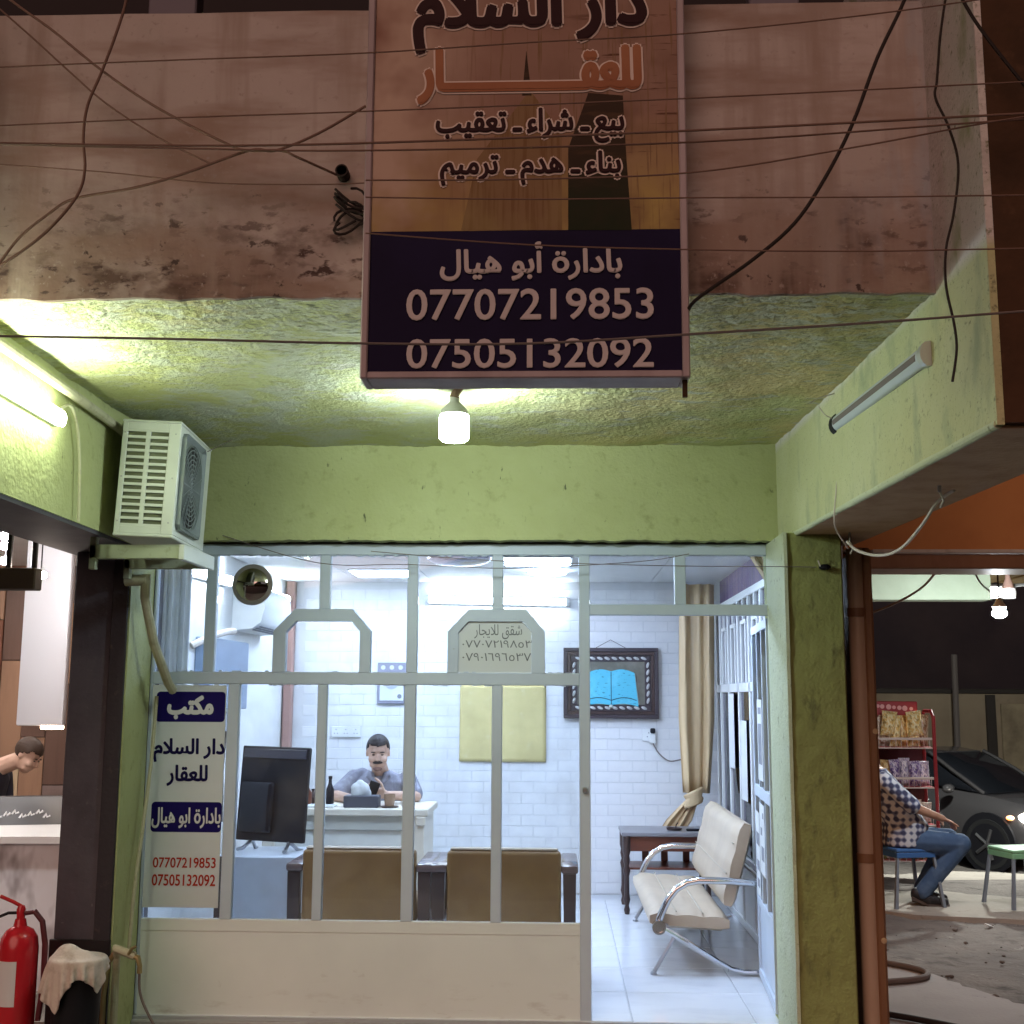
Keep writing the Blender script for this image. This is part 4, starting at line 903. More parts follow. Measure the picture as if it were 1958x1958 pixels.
obj('knot', remesh(kb, .005, 2), M['curtain'], cr)
zz = [.74 - i * .045 for i in range(8)]
o = curtain('tail', '', 'curtain', [((1.0 - .03 * i, 9.33, z), .05 + .045 * min(1, i / 3), .02) for i, z in enumerate(zz)], 4); o.parent = cr; o.location = -V(cr.location)
tag(curtain('gathered_curtain', '', 'curtain', [((1.10 + .02 * i, 6.62, 2.38 - i * .045), .105 - .006 * i, .02) for i in range(12)], 5), 'beige curtain end gathered behind the pane above the doorway', 'curtain')
tag(curtain('white_window_curtain', '', 'white_curtain', [((-2.02, 6.22, 2.38 - i * .09), .10, .016) for i in range(11)], 6), 'white curtain strip hanging behind the narrow upper left pane', 'curtain')

# glazed partition along the right wall
pt = thing('glass_partition', 'white framed glazed partition behind the bench', 'partition', (1.25, 8, 0))
PXX = 1.235
def pbar(y0, y1, z0, z1): b = B(); b.box(PXX, PXX + .04, y0, y1, z0, z1, .003); obj('frame_bar', b, M['white_plastic'], pt)
pbar(6.95, 9.55, 2.17, 2.22); pbar(6.95, 9.55, 1.55, 1.61); pbar(6.95, 9.55, .42, .47); pbar(6.95, 9.55, .0, .05)
ys = [6.95, 7.42, 7.90, 8.38, 8.86, 9.30, 9.52]
for y in ys: pbar(y, y + .045, .05, 2.17)
for y in ys[:-1]:
    if y < 9.2: pbar(y + .14, y + .17, 1.61, 2.0); pbar(y + .33, y + .36, 1.61, 2.0); pbar(y + .14, y + .36, 2.0, 2.03); pbar(y + .235, y + .265, 2.03, 2.17)
for i in range(len(ys) - 1):
    for z0_, z1_ in ((.47, 1.55), (1.61, 2.17)): obj('pane', B().box(PXX + .018, PXX + .022, ys[i] + .046, ys[i + 1] - .001, z0_ + .001, z1_ - .001), M['glass_purple'], pt, smooth=False)
    obj('kick_panel', B().box(PXX + .012, PXX + .028, ys[i] + .046, ys[i + 1] - .001, .051, .419), M['white_plastic'], pt)
for i, (y, z) in enumerate(((8.75, 1.30), (8.20, 1.12))):
    t = thing('paper_notice', ('white sheet on the partition glass beside the curtain', 'long white sheet on the partition glass above the bench')[i], 'notice', (1.23, y, z - .3), group='sheets on the partition')
    obj('sheet', B().box(1.2335, 1.2345, y - .13, y + .13, z - .28, z + .24), M['paper'], t, smooth=False)
cv = B(); cv.box(1.285, 1.298, 6.95, 9.6, 0, 2.43); tag(obj('reflection_sheet', cv, mat('dark_mauve_backing', (.13, .09, .19), .7, var=[((4, (1, 2, .2)), (.26, .18, .22), .4, .7), ((7, (1, 3, .3)), (.05, .04, .06), .6, .7)])), 'dark mauve sheet behind the partition glass, added for its purplish reflection', 'drape')  # added sheet whose mauve mottling stands in for reflections in the partition glass

# cream bench with chrome arms along the right wall, facing into the room
bn = thing('bench', 'cream padded bench with chrome arms beside the open door', 'bench', (1.0, 7.0, 0))
yA, yB = 6.98, 8.55                          # near and far ends
xs_ = .56                                    # front edge of the seat
def pad(name, secs, n=5):
    """slab with a quilted top: secs = list of (x,z) along its run, thickness normal"""
    m_ = len(secs); b = B(); top, bot = [], []
    for j in range(n * 4 + 1):
        y = yA + .03 + (yB - yA - .06) * j / (n * 4); rt_, rb_ = [], []
        for i, (x, z) in enumerate(secs):
            a = V(secs[max(i - 1, 0)]); c = V(secs[min(i + 1, m_ - 1)]); d = (c - a).normalized(); nr = V((-d.y, d.x))
            e = 0.0
            if i in (0, m_ - 1): e = -.03
            if j in (0, n * 4): e = min(e, -.022)
            puff = .008 * abs(math.sin(i / (m_ - 1) * 3 * math.pi))
            rt_.append(b.bm.verts.new((x + nr.x * (.05 + e + puff), y, z + nr.y * (.05 + e + puff)))); rb_.append(b.bm.verts.new((x - nr.x * (.05 + e), y, z - nr.y * (.05 + e))))
        top.append(rt_); bot.append(rb_)
    for j in range(n * 4):
        for i in range(m_ - 1):
            b.bm.faces.new((top[j][i], top[j][i + 1], top[j + 1][i + 1], top[j + 1][i])); b.bm.faces.new((bot[j][i], bot[j + 1][i], bot[j + 1][i + 1], bot[j][i + 1]))
        for i, s_ in ((0, 1), (m_ - 1, -1)): b.bm.faces.new((top[j][i], top[j + 1][i], bot[j + 1][i], bot[j][i]))
    for j in (0, n * 4):
        for i in range(m_ - 1): b.bm.faces.new((top[j][i], top[j][i + 1], bot[j][i + 1], bot[j][i]))
    return obj(name, b, M['cream'], bn, ang=50)
seat = pad('seat', [(xs_ - .05 + i * .037, .285 - i * .002) for i in range(13)])
back = pad('backrest', [(.945 + i * .0110, .36 + i * .0405) for i in range(12)])
for i in (4, 8): b = B(); b.tube([(xs_ + i * .037 - .05, yA + .03, .336 - i * .002), (xs_ + i * .037 - .05, yB - .03, .336 - i * .002)], .004, 6); obj('seam', b, M['seam'], seat)
for i in (4, 8): b = B(); b.tube([(.897 + i * .0110, yA + .03, .374 + i * .0405), (.897 + i * .0110, yB - .03, .374 + i * .0405)], .004, 6); obj('seam', b, M['seam'], back)
for y in (yA - .02, yB + .02):
    b = B(); c = V((.55, y, .265))
    path = [c, V((.575, y, .33)), V((.61, y, .40)), V((.655, y, .455)), V((.715, y, .49)), V((.78, y, .503)), V((.95, y, .502)), V((1.18, y, .485))]
    b.tube(path, .020, 12); obj('arm', b, M['chrome'], bn)
    b = B(); b.tube([c + V((.01, 0, -.01)), V((.74, y, .155)), V((.88, y, .07)), V((.95, y, .032)), V((1.02, y, .018)), V((1.12, y, .018)), V((1.18, y, .04))], .017, 10); obj('rear_leg', b, M['chrome'], bn)
    b = B(); b.tube([V((.645, y, .205)), V((.525, y, .01))], .012, 8); b.lathe([(.0, 0), (.018, 0), (.018, .012), (.012, .02)], (.525, y, 0), 10); obj('front_leg', b, M['steel'], bn)
    b = B(); b.lathe([(0, -.03), (.034, -.03), (.038, -.02), (.038, .025), (.026, .025), (.026, .018), (0, .018)], (.555, y - .02, .255), 18, 'Y'); obj('end_cap', b, M['chrome'], bn)
b = B(); b.tube([(1.15, yA - .02, .49), (1.15, yB + .02, .49)], .016, 8); obj('rear_rail', b, M['chrome'], bn)
b = B(); b.tube([(.60, yA - .02, .25), (.60, yB + .02, .25)], .016, 8); obj('front_rail', b, M['steel'], bn)
# side table behind it
tb_ = thing('side_table', 'dark wooden side table with turned legs in the back corner', 'table', (.75, 9.05, 0))
obj('top', B().box(.45, 1.10, 8.80, 9.28, .535, .562, .005), mat('greyed_table_top', (.20, .19, .20), .3), tb_)
obj('apron', B().box(.50, 1.05, 8.84, 9.24, .43, .534, .003), M['red_wood'], tb_)
prof = [(.016, 0), (.022, .03), (.014, .06), (.024, .10), (.018, .14), (.018, .26), (.026, .30), (.016, .33), (.025, .37), (.02, .40), (.028, .43), (.028, .534)]
for x in (.485, 1.06):
    for y in (8.835, 9.245): obj('leg', B().lathe(prof, (x, y, 0), 12), M['dark_wood'], tb_)
obj('lower_shelf', B().box(.50, 1.05, 8.86, 9.22, .30, .315, .003), M['red_wood'], tb_)
for x in (.62, .76, .92): obj('back_slat', B().box(x, x + .05, 9.21, 9.23, .315, .43, .003), M['red_wood'], tb_)
pn = thing('ashtray', 'small dark ashtray with a stub on the side table', 'ashtray', (.84, 9.0, .562))
obj('dish', B().lathe([(0, .5625), (.05, .5625), (.06, .58), (.05, .578), (.045, .568), (0, .567)], (.84, 9.0, 0), 16), M['dark_wood'], pn)
obj('stub', B().tube([(.85, 9.0, .57), (.855, 9.0, .60), (.868, 9.0, .615)], .004, 6), M['black'], pn)
rm = obj('remote_control', B().box(.92, 1.05, 8.93, 8.97, .5625, .578, .006), M['black']); tag(rm, 'black remote control lying on the side table', 'remote')

# desk and what stands on it
DY, DZ = 7.80, .80
dk = thing('desk', 'cream office desk with grey front band, the man sits behind it', 'desk', (-1.3, 8.1, 0))
obj('top', B().box(-1.90, -.825, DY, 8.42, DZ - .045, DZ, .006), M['desk'], dk)
obj('front_band', B().box(-1.85, -.93, DY + .03, DY + .05, DZ - .135, DZ - .046, .003), M['desk_grey'], dk)
obj('front_panel', B().box(-1.85, -.93, DY + .05, DY + .07, .08, DZ - .136, .003), mat('desk_pale_panel', (.76, .76, .70), .4), dk)
for x in (-1.885, -.925): obj('leg_panel', B().box(x, x + .075, DY + .02, 8.40, 0, DZ - .046, .005), M['desk'], dk)
obj('edge_block', B().box(-.90, -.84, DY - .004, DY + .02, DZ - .10, DZ - .046, .004), M['desk'], dk)
tx = thing('tissue_box', 'dark grey tissue box with a white tissue puffing out on the desk', 'tissue box', (-1.30, 7.93, DZ))
x0 = PY(648, 1515, 7.88).x; x1 = PY(714, 1515, 7.88).x
obj('box', B().box(x0, x1, 7.87, 7.99, DZ, DZ + .075, .006), mat('slate_card', (.060, .064, .085), .5), tx)
tis = B(); cx = (x0 + x1) / 2 + .0
for dx, dz, r in ((-.02, .09, .045), (.01, .11, .05), (-.03, .12, .035), (.035, .085, .035), (-.005, .145, .03)): tis.ball((cx + dx - .01, 7.93 + dx * .3, DZ + dz), (r, r * .7, r), 10)
obj('tissue', remesh(tis, .006, 4), M['paper'], tx)
def bottle(label, u, y, h_, r, m, cat='bottle', name='bottle'):
    p = PY(u, 1520, y); t = thing(name, label, cat, (p.x, y, DZ))
    obj('body', B().lathe([(r * .9, DZ), (r, DZ + .01), (r, DZ + h_ * .55), (r * .45, DZ + h_ * .75), (r * .4, DZ + h_ * .9)], (p.x, y, 0), 14), M[m], t)
    obj('cap', B().lathe([(r * .5, DZ + h_ * .9), (r * .5, DZ + h_), (0, DZ + h_)], (p.x, y, 0), 12), M['black'], t)
bottle('dark bottle on the desk beside the window bar', 622, 8.0, .19, .026, 'black')
bottle('brown bottle on the desk right of the monitor', 578, 8.0, .15, .034, 'red_wood')
bottle('small brown jar at the far left of the desk', 590, 8.1, .10, .024, 'dark_wood')
cp = thing('glass_mug', 'pale brown glass mug on a saucer by the phone', 'mug', (-1.04, 7.92, DZ))
px = PY(735, 1510, 7.92).x
obj('saucer', B().lathe([(0, DZ), (.05, DZ), (.062, DZ + .008), (.05, DZ + .007), (0, DZ + .006)], (px, 7.92, 0), 18), M['dark_wood'], cp)
obj('mug', B().lathe([(0, DZ + .0085), (.030, DZ + .0085), (.035, DZ + .05), (.037, DZ + .085), (.033, DZ + .085), (.030, DZ + .02), (0, DZ + .018)], (px, 7.92, 0), 18), mat('tea_glass', (.34, .22, .15), .15), cp)
pd = obj('paper_pad', B().box(-1.62, -1.44, 7.85, 8.0, DZ + .0005, DZ + .012, .002), M['paper']); tag(pd, 'white paper pad on the desk left of the tissue box', 'paper')

# monitor on a low white cabinet
cb = thing('low_cabinet', 'low blue white cabinet under the black monitor', 'cabinet', (-1.75, 7.25, 0))
obj('body', B().box(-1.95, -1.47, 7.02, 7.50, .04, .60, .006), mat('blue_white_laminate', (.60, .64, .70), .3), cb)
obj('plinth', B().box(-1.93, -1.49, 7.04, 7.48, 0, .04), M['dark_wood'], cb)
obj('side_strip', B().box(-1.952, -1.86, 7.012, 7.02, .04, .60, .002), M['dark_wood'], cb)
mo = thing('monitor', 'large black monitor seen from behind on its stand', 'monitor', (-1.70, 7.26, .601), math.radians(-14))
mo.rotation_euler = (math.radians(-4), math.radians(1.0), math.radians(-14))
obj('housing', B().box(-.225, .215, -.018, .022, .055, .605, .006), M['black'], mo, local=True)
obj('rear_bulge', B().box(-.20, .02, -.055, -.0185, .10, .40, .02, 2), M['black_gloss'], mo, local=True)
obj('rear_rim', B().box(-.21, .20, -.024, -.0185, .535, .59, .002), mat('charcoal_plastic', (.035, .033, .045), .3), mo, local=True)
obj('screen', B().box(-.215, .205, .0225, .024, .075, .59), M['black_gloss'], mo, local=True)
for s in (-1, 1):
    b = B(); b.tube([(s * .12, 0, .06), (s * .14, -.08, .012), (s * .15, -.12, .008)], .011, 6); b.tube([(s * .12, 0, .06), (s * .14, .08, .012), (s * .15, .12, .008)], .011, 6); obj('foot', b, M['steel'], mo, local=True)
# wall-mounted indoor unit and blue-grey panel on the left wall
ia = thing('indoor_air_conditioner', 'white indoor split air conditioner high on the left office wall', 'air conditioner', (-2.19, 8.5, 1.95))
prof2 = [(-2.199, 2.24), (-2.02, 2.24), (-1.985, 2.20), (-1.975, 2.10), (-2.0, 2.0), (-2.06, 1.955), (-2.199, 1.945)]
b = B(); b.prism(prof2, lambda x, z: (x, 8.05, z), lambda x, z: (x, 8.85, z)); obj('casing', b, M['white_plastic'], ia, ang=50)
for k in range(3): obj('louvre', B().hexa([(-2.07 + k * .022, 8.10, 1.945 + k * .010), (-2.055 + k * .022, 8.10, 1.95 + k * .010), (-2.055 + k * .022, 8.80, 1.95 + k * .010), (-2.07 + k * .022, 8.80, 1.945 + k * .010), (-2.07 + k * .022, 8.10, 1.949 + k * .010), (-2.055 + k * .022, 8.10, 1.954 + k * .010), (-2.055 + k * .022, 8.80, 1.954 + k * .010), (-2.07 + k * .022, 8.80, 1.949 + k * .010)]), M['paper_grey'], ia)
wc = thing('wall_cabinet', 'blue grey panel cabinet on the left office wall below the air conditioner', 'cabinet', (-2.19, 7.6, 1.3))
obj('body', B().box(-2.198, -2.10, 7.25, 8.15, 1.42, 1.86, .006), mat('blue_grey_panel', (.18, .24, .34), .3), wc)
for z in (1.56, 1.59): obj('handle', B().box(-2.0995, -2.092, 7.30, 7.50, z, z + .012, .003), M['white_plastic'], wc)  # white bars standing in for two reflections on the dark front
cable('white_pipe', 'white pipe bending out of the left office wall under the tube light', [(-2.19, 7.15, 1.80), (-2.10, 7.25, 1.86), (-2.06, 7.45, 1.90), (-2.06, 7.6, 1.91)], .022, 'cable_white', 'pipe', n=10)
sw = thing('switch_box', 'grey switch box with cables on the left office wall above the monitor', 'switch box', (-2.19, 7.9, 1.2))
obj('box', B().box(-2.198, -2.13, 7.75, 7.95, 1.28, 1.40, .006), mat('grey_box', (.30, .31, .35), .5), sw)
for y in (7.80, 7.88): obj('lead', B().tube([(-2.16, y, 1.28), (-2.17, y, 1.0), (-2.17, y + .03, .7)], .006, 6), M['cable_grey'], sw)

# two armchairs with their backs to the window
def armchair(label, cx):
    t = thing('armchair', label, 'armchair', (cx, 6.55, 0), group='armchairs with their backs to the window')
    bk_ = B(); bk_.box(-.300, .300, -.045, .045, .30, .705, .022, 3); obj('backrest', bk_, M['mustard'], t, local=True)
    obj('back_piping', B().box(-.285, .285, -.030, .030, .7055, .718, .006), M['cream'], t, local=True)
    obj('seat', B().box(-.29, .29, .046, .52, .30, .42, .03, 3), M['mustard'], t, local=True)
    for s in (-1, 1):
        x = s * .345
        obj('arm', B().box(x - .045, x + .045, -.03, .52, .590, .632, .012, 2), mat('varnished_arm', (.16, .12, .12), .18) if 'varnished_arm' not in bpy.data.materials else bpy.data.materials['varnished_arm'], t, local=True)
        for y in (.0, .47): obj('leg', B().hexa([(x - .026, y - .026, 0), (x + .026, y - .026, 0), (x + .026, y + .026, 0), (x - .026, y + .026, 0), (x - .034, y - .03, .5895), (x + .034, y - .03, .5895), (x + .034, y + .03, .5895), (x - .034, y + .03, .5895)]), M['dark_wood'], t, local=True)
        obj('side_rail', B().box(x - .018, x + .018, .03, .44, .27, .33, .004), M['dark_wood'], t, local=True)
armchair('brown leather armchair in front of the desk, left of the pair', -1.05)
armchair('brown leather armchair left of the doorway, right of the pair', -.285)

# ================================================================== PEOPLE
def cap(b, p, q, r0, r1, n=10):
    """tapered limb with round ends"""
    p, q = V(p), V(q); b.tube([p, p.lerp(q, .5), q], [r0, (r0 + r1) / 2, r1], n); b.ball(p, r0, n); b.ball(q, r1, n)
def head_mesh(b, c, fwd, up):
    """skull, jaw, nose, ears, brow around centre c (about mid-head)"""
    c, f, u = V(c), V(fwd).normalized(), V(up); u = (u - f * u.dot(f)).normalized(); s = u.cross(f).normalized()
    R_ = Matrix((s, f, u)).transposed()
    def el(off, rad, seg=14):
        bm2 = B(); Mx = Matrix.Translation(c + R_ @ V(off)) @ R_.to_4x4() @ Matrix.Diagonal((*rad, 1))
        bmesh.ops.create_uvsphere(b.bm, u_segments=seg, v_segments=10, radius=1, matrix=Mx)
    el((0, -.012, .035), (.076, .094, .086)); el((0, .016, -.030), (.066, .074, .074)); el((0, .022, -.068), (.054, .055, .040)); el((0, .040, -.085), (.036, .040, .030))
    el((0, .094, -.012), (.012, .018, .022)); el((0, .102, -.024), (.016, .014, .012)); el((0, .066, .030), (.050, .016, .010))
    for q in (-1, 1): el((q * .076, -.012, -.004), (.008, .017, .028)); el((q * .040, .062, -.030), (.026, .022, .02)); el((q * .030, .045, -.07), (.028, .03, .022))
    el((0, .082, -.052), (.024, .012, .007)); el((0, .080, -.064), (.020, .012, .007))
    return R_
def hand(b, wrist, d, palm_n, curl=.5, side=1, r=.0088):
    """palm with five separate bent fingers; d points along the hand, palm_n out of the palm"""
    w_, d, nn = V(wrist), V(d).normalized(), V(palm_n); nn = (nn - d * nn.dot(d)).normalized(); s = d.cross(nn).normalized() * side
    for k in range(4): cap(b, w_ + s * (-.027 + k * .018) * .6, w_ + d * .085 + s * (-.027 + k * .018), .013, .012, 8)
    for k, L in enumerate((.062, .074, .078, .068)):
        p = w_ + d * .088 + s * (-.027 + k * .018); a = 0.0
        for seg, fr_ in enumerate((.45, .32, .23)):
            a += curl * (.55 if seg == 0 else .8); q = p + (d * math.cos(a) + nn * math.sin(a)) * L * fr_
            cap(b, p, q, r * (1 - .08 * seg), r * (.93 - .08 * seg), 8); p = q
    p = w_ + d * .03 + s * .028
    for seg, (L, a) in enumerate(((.035, .9), (.03, .55), (.025, .3))):
        q = p + (d * math.cos(a) + s * math.sin(a)).normalized() * L + nn * curl * .012; cap(b, p, q, r * 1.15, r, 8); p = q
def face_bits(root, c, R_, hairm, moustache=False):
    c = V(c)
    def bit(name, off, rad, m, seg=10):
        b = B(); bmesh.ops.create_uvsphere(b.bm, u_segments=seg, v_segments=8, radius=1, matrix=Matrix.Translation(c + R_ @ V(off)) @ R_.to_4x4() @ Matrix.Diagonal((*rad, 1)))
        return obj(name, b, m, root)
    for q in (-1, 1):
        bit('eye', (q * .030, .083, .006), (.011, .005, .005), M['hair_brown']); bit('eyebrow', (q * .031, .086, .024), (.018, .005, .0038), M[hairm])
    if moustache: bit('moustache', (0, .090, -.046), (.036, .012, .0105), M[hairm]); bit('stubble', (0, .052, -.093), (.034, .034, .022), mat('stubble_skin', (.22, .12, .10), .7) if 'stubble_skin' not in bpy.data.materials else bpy.data.materials['stubble_skin'])
def hair_cap(root, c, R_, m, front=.035, thick=.005):
    b = B(); bmesh.ops.create_uvsphere(b.bm, u_segments=64, v_segments=44, radius=1, matrix=Matrix.Diagonal((.076 + thick, .094 + thick, .086 + thick, 1)))
    def bare(p):                            # face, temples and neck stay free; sideburns reach to the ears
        if p.y > .055: return p.z < front - .038 + .25 * abs(p.x) ** 1.2
        if p.y > .012: return p.z < front - .062 + .20 * (p.y - .012) * 8 * .1
        if p.y > -.02: return p.z < -.052
        return p.z < -.085
    kill = [v for v in b.bm.verts if bare(v.co)]
    bmesh.ops.delete(b.bm, geom=kill, context='VERTS')
    for v in b.bm.verts: v.co = V(c) + R_ @ (v.co + V((0, -.012, .035)) + V((random.uniform(-.0015, .0015),) * 3))
    o = obj('hair', b, m, root); md = o.modifiers.new('t', 'SOLIDIFY'); md.thickness = .009; md.offset = -1
def person(label, loc): return None

# --- man behind the desk, facing the street
hc = PY(714, 1420, 8.42); hc = V((hc.x, 8.40, hc.z))
F, U = V((.13, -1, -.20)), V((.02, -.20, 1))
body = B(); RH = head_mesh(body, hc, F, U)
neck = hc + V((0, .06, -.13)); sh = V((hc.x, 8.56, .955))
cap(body, hc + V((0, .03, -.07)), sh + V((0, 0, .02)), .055, .062)
body.loft([((hc.x, 8.66, .48), (.17, 0, 0), (0, .11, 0)), ((hc.x, 8.64, .62), (.165, 0, 0), (0, .12, 0)), ((hc.x, 8.60, .80), (.185, 0, 0), (0, .12, 0)), ((hc.x, 8.57, .92), (.19, 0, 0), (0, .10, 0)), ((hc.x, 8.56, .985), (.10, 0, 0), (0, .07, 0))])
SL, SR = V((hc.x - .19, 8.56, .935)), V((hc.x + .19, 8.56, .935))
EL, ER = V((hc.x - .285, 8.38, .835)), V((hc.x + .27, 8.36, .835))
WL, WR = V((hc.x - .10, 8.10, .832)), V((hc.x + .11, 8.08, .865))
for a, c, d in ((SL, EL, WL), (SR, ER, WR)): cap(body, a, c, .050, .040); cap(body, c, d, .040, .027)
hand(body, WL, (.75, -.45, -.05), (0, 0, -1), .25, 1); hand(body, WR, (-.75, -.30, .22), (-.2, .6, .2), .8, -1)
for s in (-1, 1): cap(body, (hc.x + s * .10, 8.62, .50), (hc.x + s * .13, 8.20, .50), .085, .065); cap(body, (hc.x + s * .13, 8.20, .50), (hc.x + s * .13, 8.24, .06), .058, .042); cap(body, (hc.x + s * .13, 8.26, .04), (hc.x + s * .14, 8.06, .03), .04, .03)
man = tag(obj('person', remesh(body, .0055, 2), M['skin_light']), 'man with moustache in grey blue shirt sitting behind the desk with a phone', 'person')
shirt = B(); shirt.loft([((hc.x, 8.66, .46), (.19, 0, 0), (0, .13, 0)), ((hc.x, 8.64, .62), (.185, 0, 0), (0, .138, 0)), ((hc.x, 8.60, .80), (.205, 0, 0), (0, .138, 0)), ((hc.x, 8.57, .92), (.21, 0, 0), (0, .118, 0)), ((hc.x, 8.56, .975), (.12, 0, 0), (0, .085, 0)), ((hc.x, 8.555, .995), (.075, 0, 0), (0, .066, 0))])
for a, c in ((SL, EL), (SR, ER)): cap(shirt, a, a.lerp(c, .85), .066, .060)
cap(shirt, SL + V((.06, 0, .03)), SL, .05, .06); cap(shirt, SR - V((.06, 0, .03)), SR, .05, .06)
obj('shirt', remesh(shirt, .008, 4), M['shirt_grey'], man)
for s in (-1, 1):
    b = B(); b.face([(hc.x + s * .005, 8.432, .875), (hc.x + s * .085, 8.445, .955), (hc.x + s * .075, 8.475, 1.005), (hc.x + s * .03, 8.445, .985)])
    o = obj('collar', b, M['shirt_grey'], man); o.modifiers.new('t', 'SOLIDIFY').thickness = .006
hair_cap(man, hc, RH, M['hair'], .062); face_bits(man, hc, RH, 'hair', True)
b = B()
for s in (-1, 1): cap(b, (hc.x + s * .10, 8.62, .50), (hc.x + s * .13, 8.20, .50), .10, .08); cap(b, (hc.x + s * .13, 8.20, .50), (hc.x + s * .13, 8.24, .08), .075, .06)
obj('trousers', remesh(b, .012, 3), M['trousers'], man)
ph = obj('mobile_phone', B().box(-.034, .034, -.005, .005, -.062, .062, .004, 2), M['black']); ph.location = WR + V((-.085, -.055, .035)); ph.rotation_euler = (.35, .35, .15)
tag(ph, 'dark mobile phone held by the man behind the desk', 'phone')
oc = thing('office_chair', 'chair behind the desk under the seated man', 'chair', (hc.x, 8.68, 0))
obj('seat', B().box(hc.x - .24, hc.x + .24, 8.42, 8.86, .36, .42, .02), M['black'], oc); obj('backrest', B().box(hc.x - .16, hc.x + .16, 8.84, 8.88, .45, .80, .02), M['black'], oc)
obj('column', B().tube([(hc.x, 8.64, .06), (hc.x, 8.64, .36)], .028, 10), M['steel'], oc)
for k in range(5): t = k * 2 * math.pi / 5; obj('foot', B().tube([(hc.x, 8.64, .07), (hc.x + .26 * math.cos(t), 8.64 + .26 * math.sin(t), .03)], .018, 8), M['black'], oc)

# --- man in the neighbouring shop, bowed over the counter, seen from his right side
hd = PY(52, 1425, 8.5)
F, U = V((.80, -.1, -.55)), V((.55, 0, .80))
body = B(); RH = head_mesh(body, hd, F, U)
sh = hd + V((-.24, .02, -.10)); hip = hd + V((-.48, .05, -.62))
cap(body, hd + V((-.06, 0, -.03)), sh, .058, .066)
ax = V((.35, 0, .80)).normalized(); dp_ = V((.8, 0, -.35)).normalized()
secs = lambda g: [(hip, V((0, .16 + g, 0)), dp_ * (.11 + g)), (hip.lerp(sh, .35), V((0, .155 + g, 0)), dp_ * (.115 + g)), (hip.lerp(sh, .7), V((0, .185 + g, 0)), dp_ * (.12 + g)), (hip.lerp(sh, .93), V((0, .18 + g, 0)), dp_ * (.09 + g)), (sh + ax * .04, V((0, .09, 0)), dp_ * .06)]
body.loft(secs(0))
arms = []
for s in (-1, 1):
    a = sh + V((-.02, s * .19, -.05)); e = a + V((.02, s * .03, -.27)); w2 = e + V((.24, -s * .05, -.05)); arms.append((a, e, w2))
    cap(body, a, e, .048, .038); cap(body, e, w2, .038, .026); hand(body, w2, (1, 0, -.25), (0, 0, -1), .5, s)
    cap(body, hip + V((0, s * .09, 0)), hip + V((.02, s * .1, -.32)), .088, .06); cap(body, hip + V((.02, s * .1, -.32)), V((hip.x - .02, hip.y + s * .1, .03)), .055, .04)
    cap(body, V((hip.x - .02, hip.y + s * .1, 0)), V((hip.x + .16, hip.y + s * .1, -.01)), .04, .035)
pm = tag(obj('person', remesh(body, .0085, 3), M['skin_light']), 'man in black T-shirt bowing over the counter in the neighbouring shop', 'person')
b = B(); b.loft(secs(.02))
for a, e, w2 in arms: cap(b, a, a.lerp(e, .75), .066, .062)
obj('shirt', remesh(b, .010, 4), M['shirt_black'], pm)
b = B()
for s in (-1, 1): cap(b, hip + V((0, s * .09, 0)), hip + V((.02, s * .1, -.32)), .105, .08); cap(b, hip + V((.02, s * .1, -.32)), V((hip.x - .02, hip.y + s * .1, .08)), .075, .06)
obj('trousers', remesh(b, .014, 3), M['trousers'], pm)
hair_cap(pm, hd, RH, M['hair_brown'], .05, .007); face_bits(pm, hd, RH, 'hair_brown')

# --- man in checked shirt on a blue stool in the side street, facing right
SX, SYY, GZ = 2.74, 9.95, -.085
hip = V((SX, SYY, GZ + .51)); sh = V((SX - .19, SYY - .02, GZ + 1.0)); hd = sh + V((-.09, -.01, .22))
body = B(); F, U = V((1, -.15, -.25)), V((.2, 0, 1)); RH = head_mesh(body, hd, F, U); cap(body, hd + V((-.02, 0, -.07)), sh, .056, .065)
secs = lambda g: [(hip + V((-.02, 0, -.06)), V((0, .185 + g, 0)), V((.13 + g, 0, 0))), (hip + V((.02, 0, .10)), V((0, .18 + g, 0)), V((.155 + g, 0, 0))), (hip.lerp(sh, .65), V((0, .19 + g, 0)), V((.13 + g, 0, 0))), (hip.lerp(sh, .92), V((0, .185 + g, 0)), V((.10 + g, 0, 0))), (sh + V((0, 0, .05)), V((0, .09, 0)), V((.065, 0, 0)))]
body.loft(secs(0)); arms = []
for s, e_, w_ in ((-1, V((.22, -.05, -.24)), V((.46, .10, -.33))), (1, V((.19, .03, -.26)), V((.43, -.06, -.32)))):
    a = sh + V((0, s * .19, -.04)); e = sh + V((e_.x, s * .22, e_.z)); w2 = sh + V((w_.x, s * .22 + w_.y, w_.z)); arms.append((a, e, w2))
    cap(body, a, e, .050, .040); cap(body, e, w2, .040, .028); hand(body, w2, (.8, -s * .4, -.35), (0, 0, -1), .6, s)
legs = []
for s, kx, kz, fx in ((-1, .41, .475, .10), (1, .39, .49, .16)):
    h2 = hip + V((.02, s * .09, -.02)); k_ = V((SX + kx, SYY + s * .11, GZ + kz)); an = V((SX + fx, SYY + s * .11, GZ + .085)); legs.append((h2, k_, an))
    cap(body, h2, k_, .088, .062); cap(body, k_, an, .058, .040)
pr_ = tag(obj('person', remesh(body, .0085, 3), M['skin']), 'man in checked shirt and jeans sitting on the blue plastic stool', 'person')
pm_ = mat('blue_white_check', (.10, .12, .22), .85)
nt = pm_.node_tree; tc = nt.nodes.new('ShaderNodeTexCoord'); prev = None
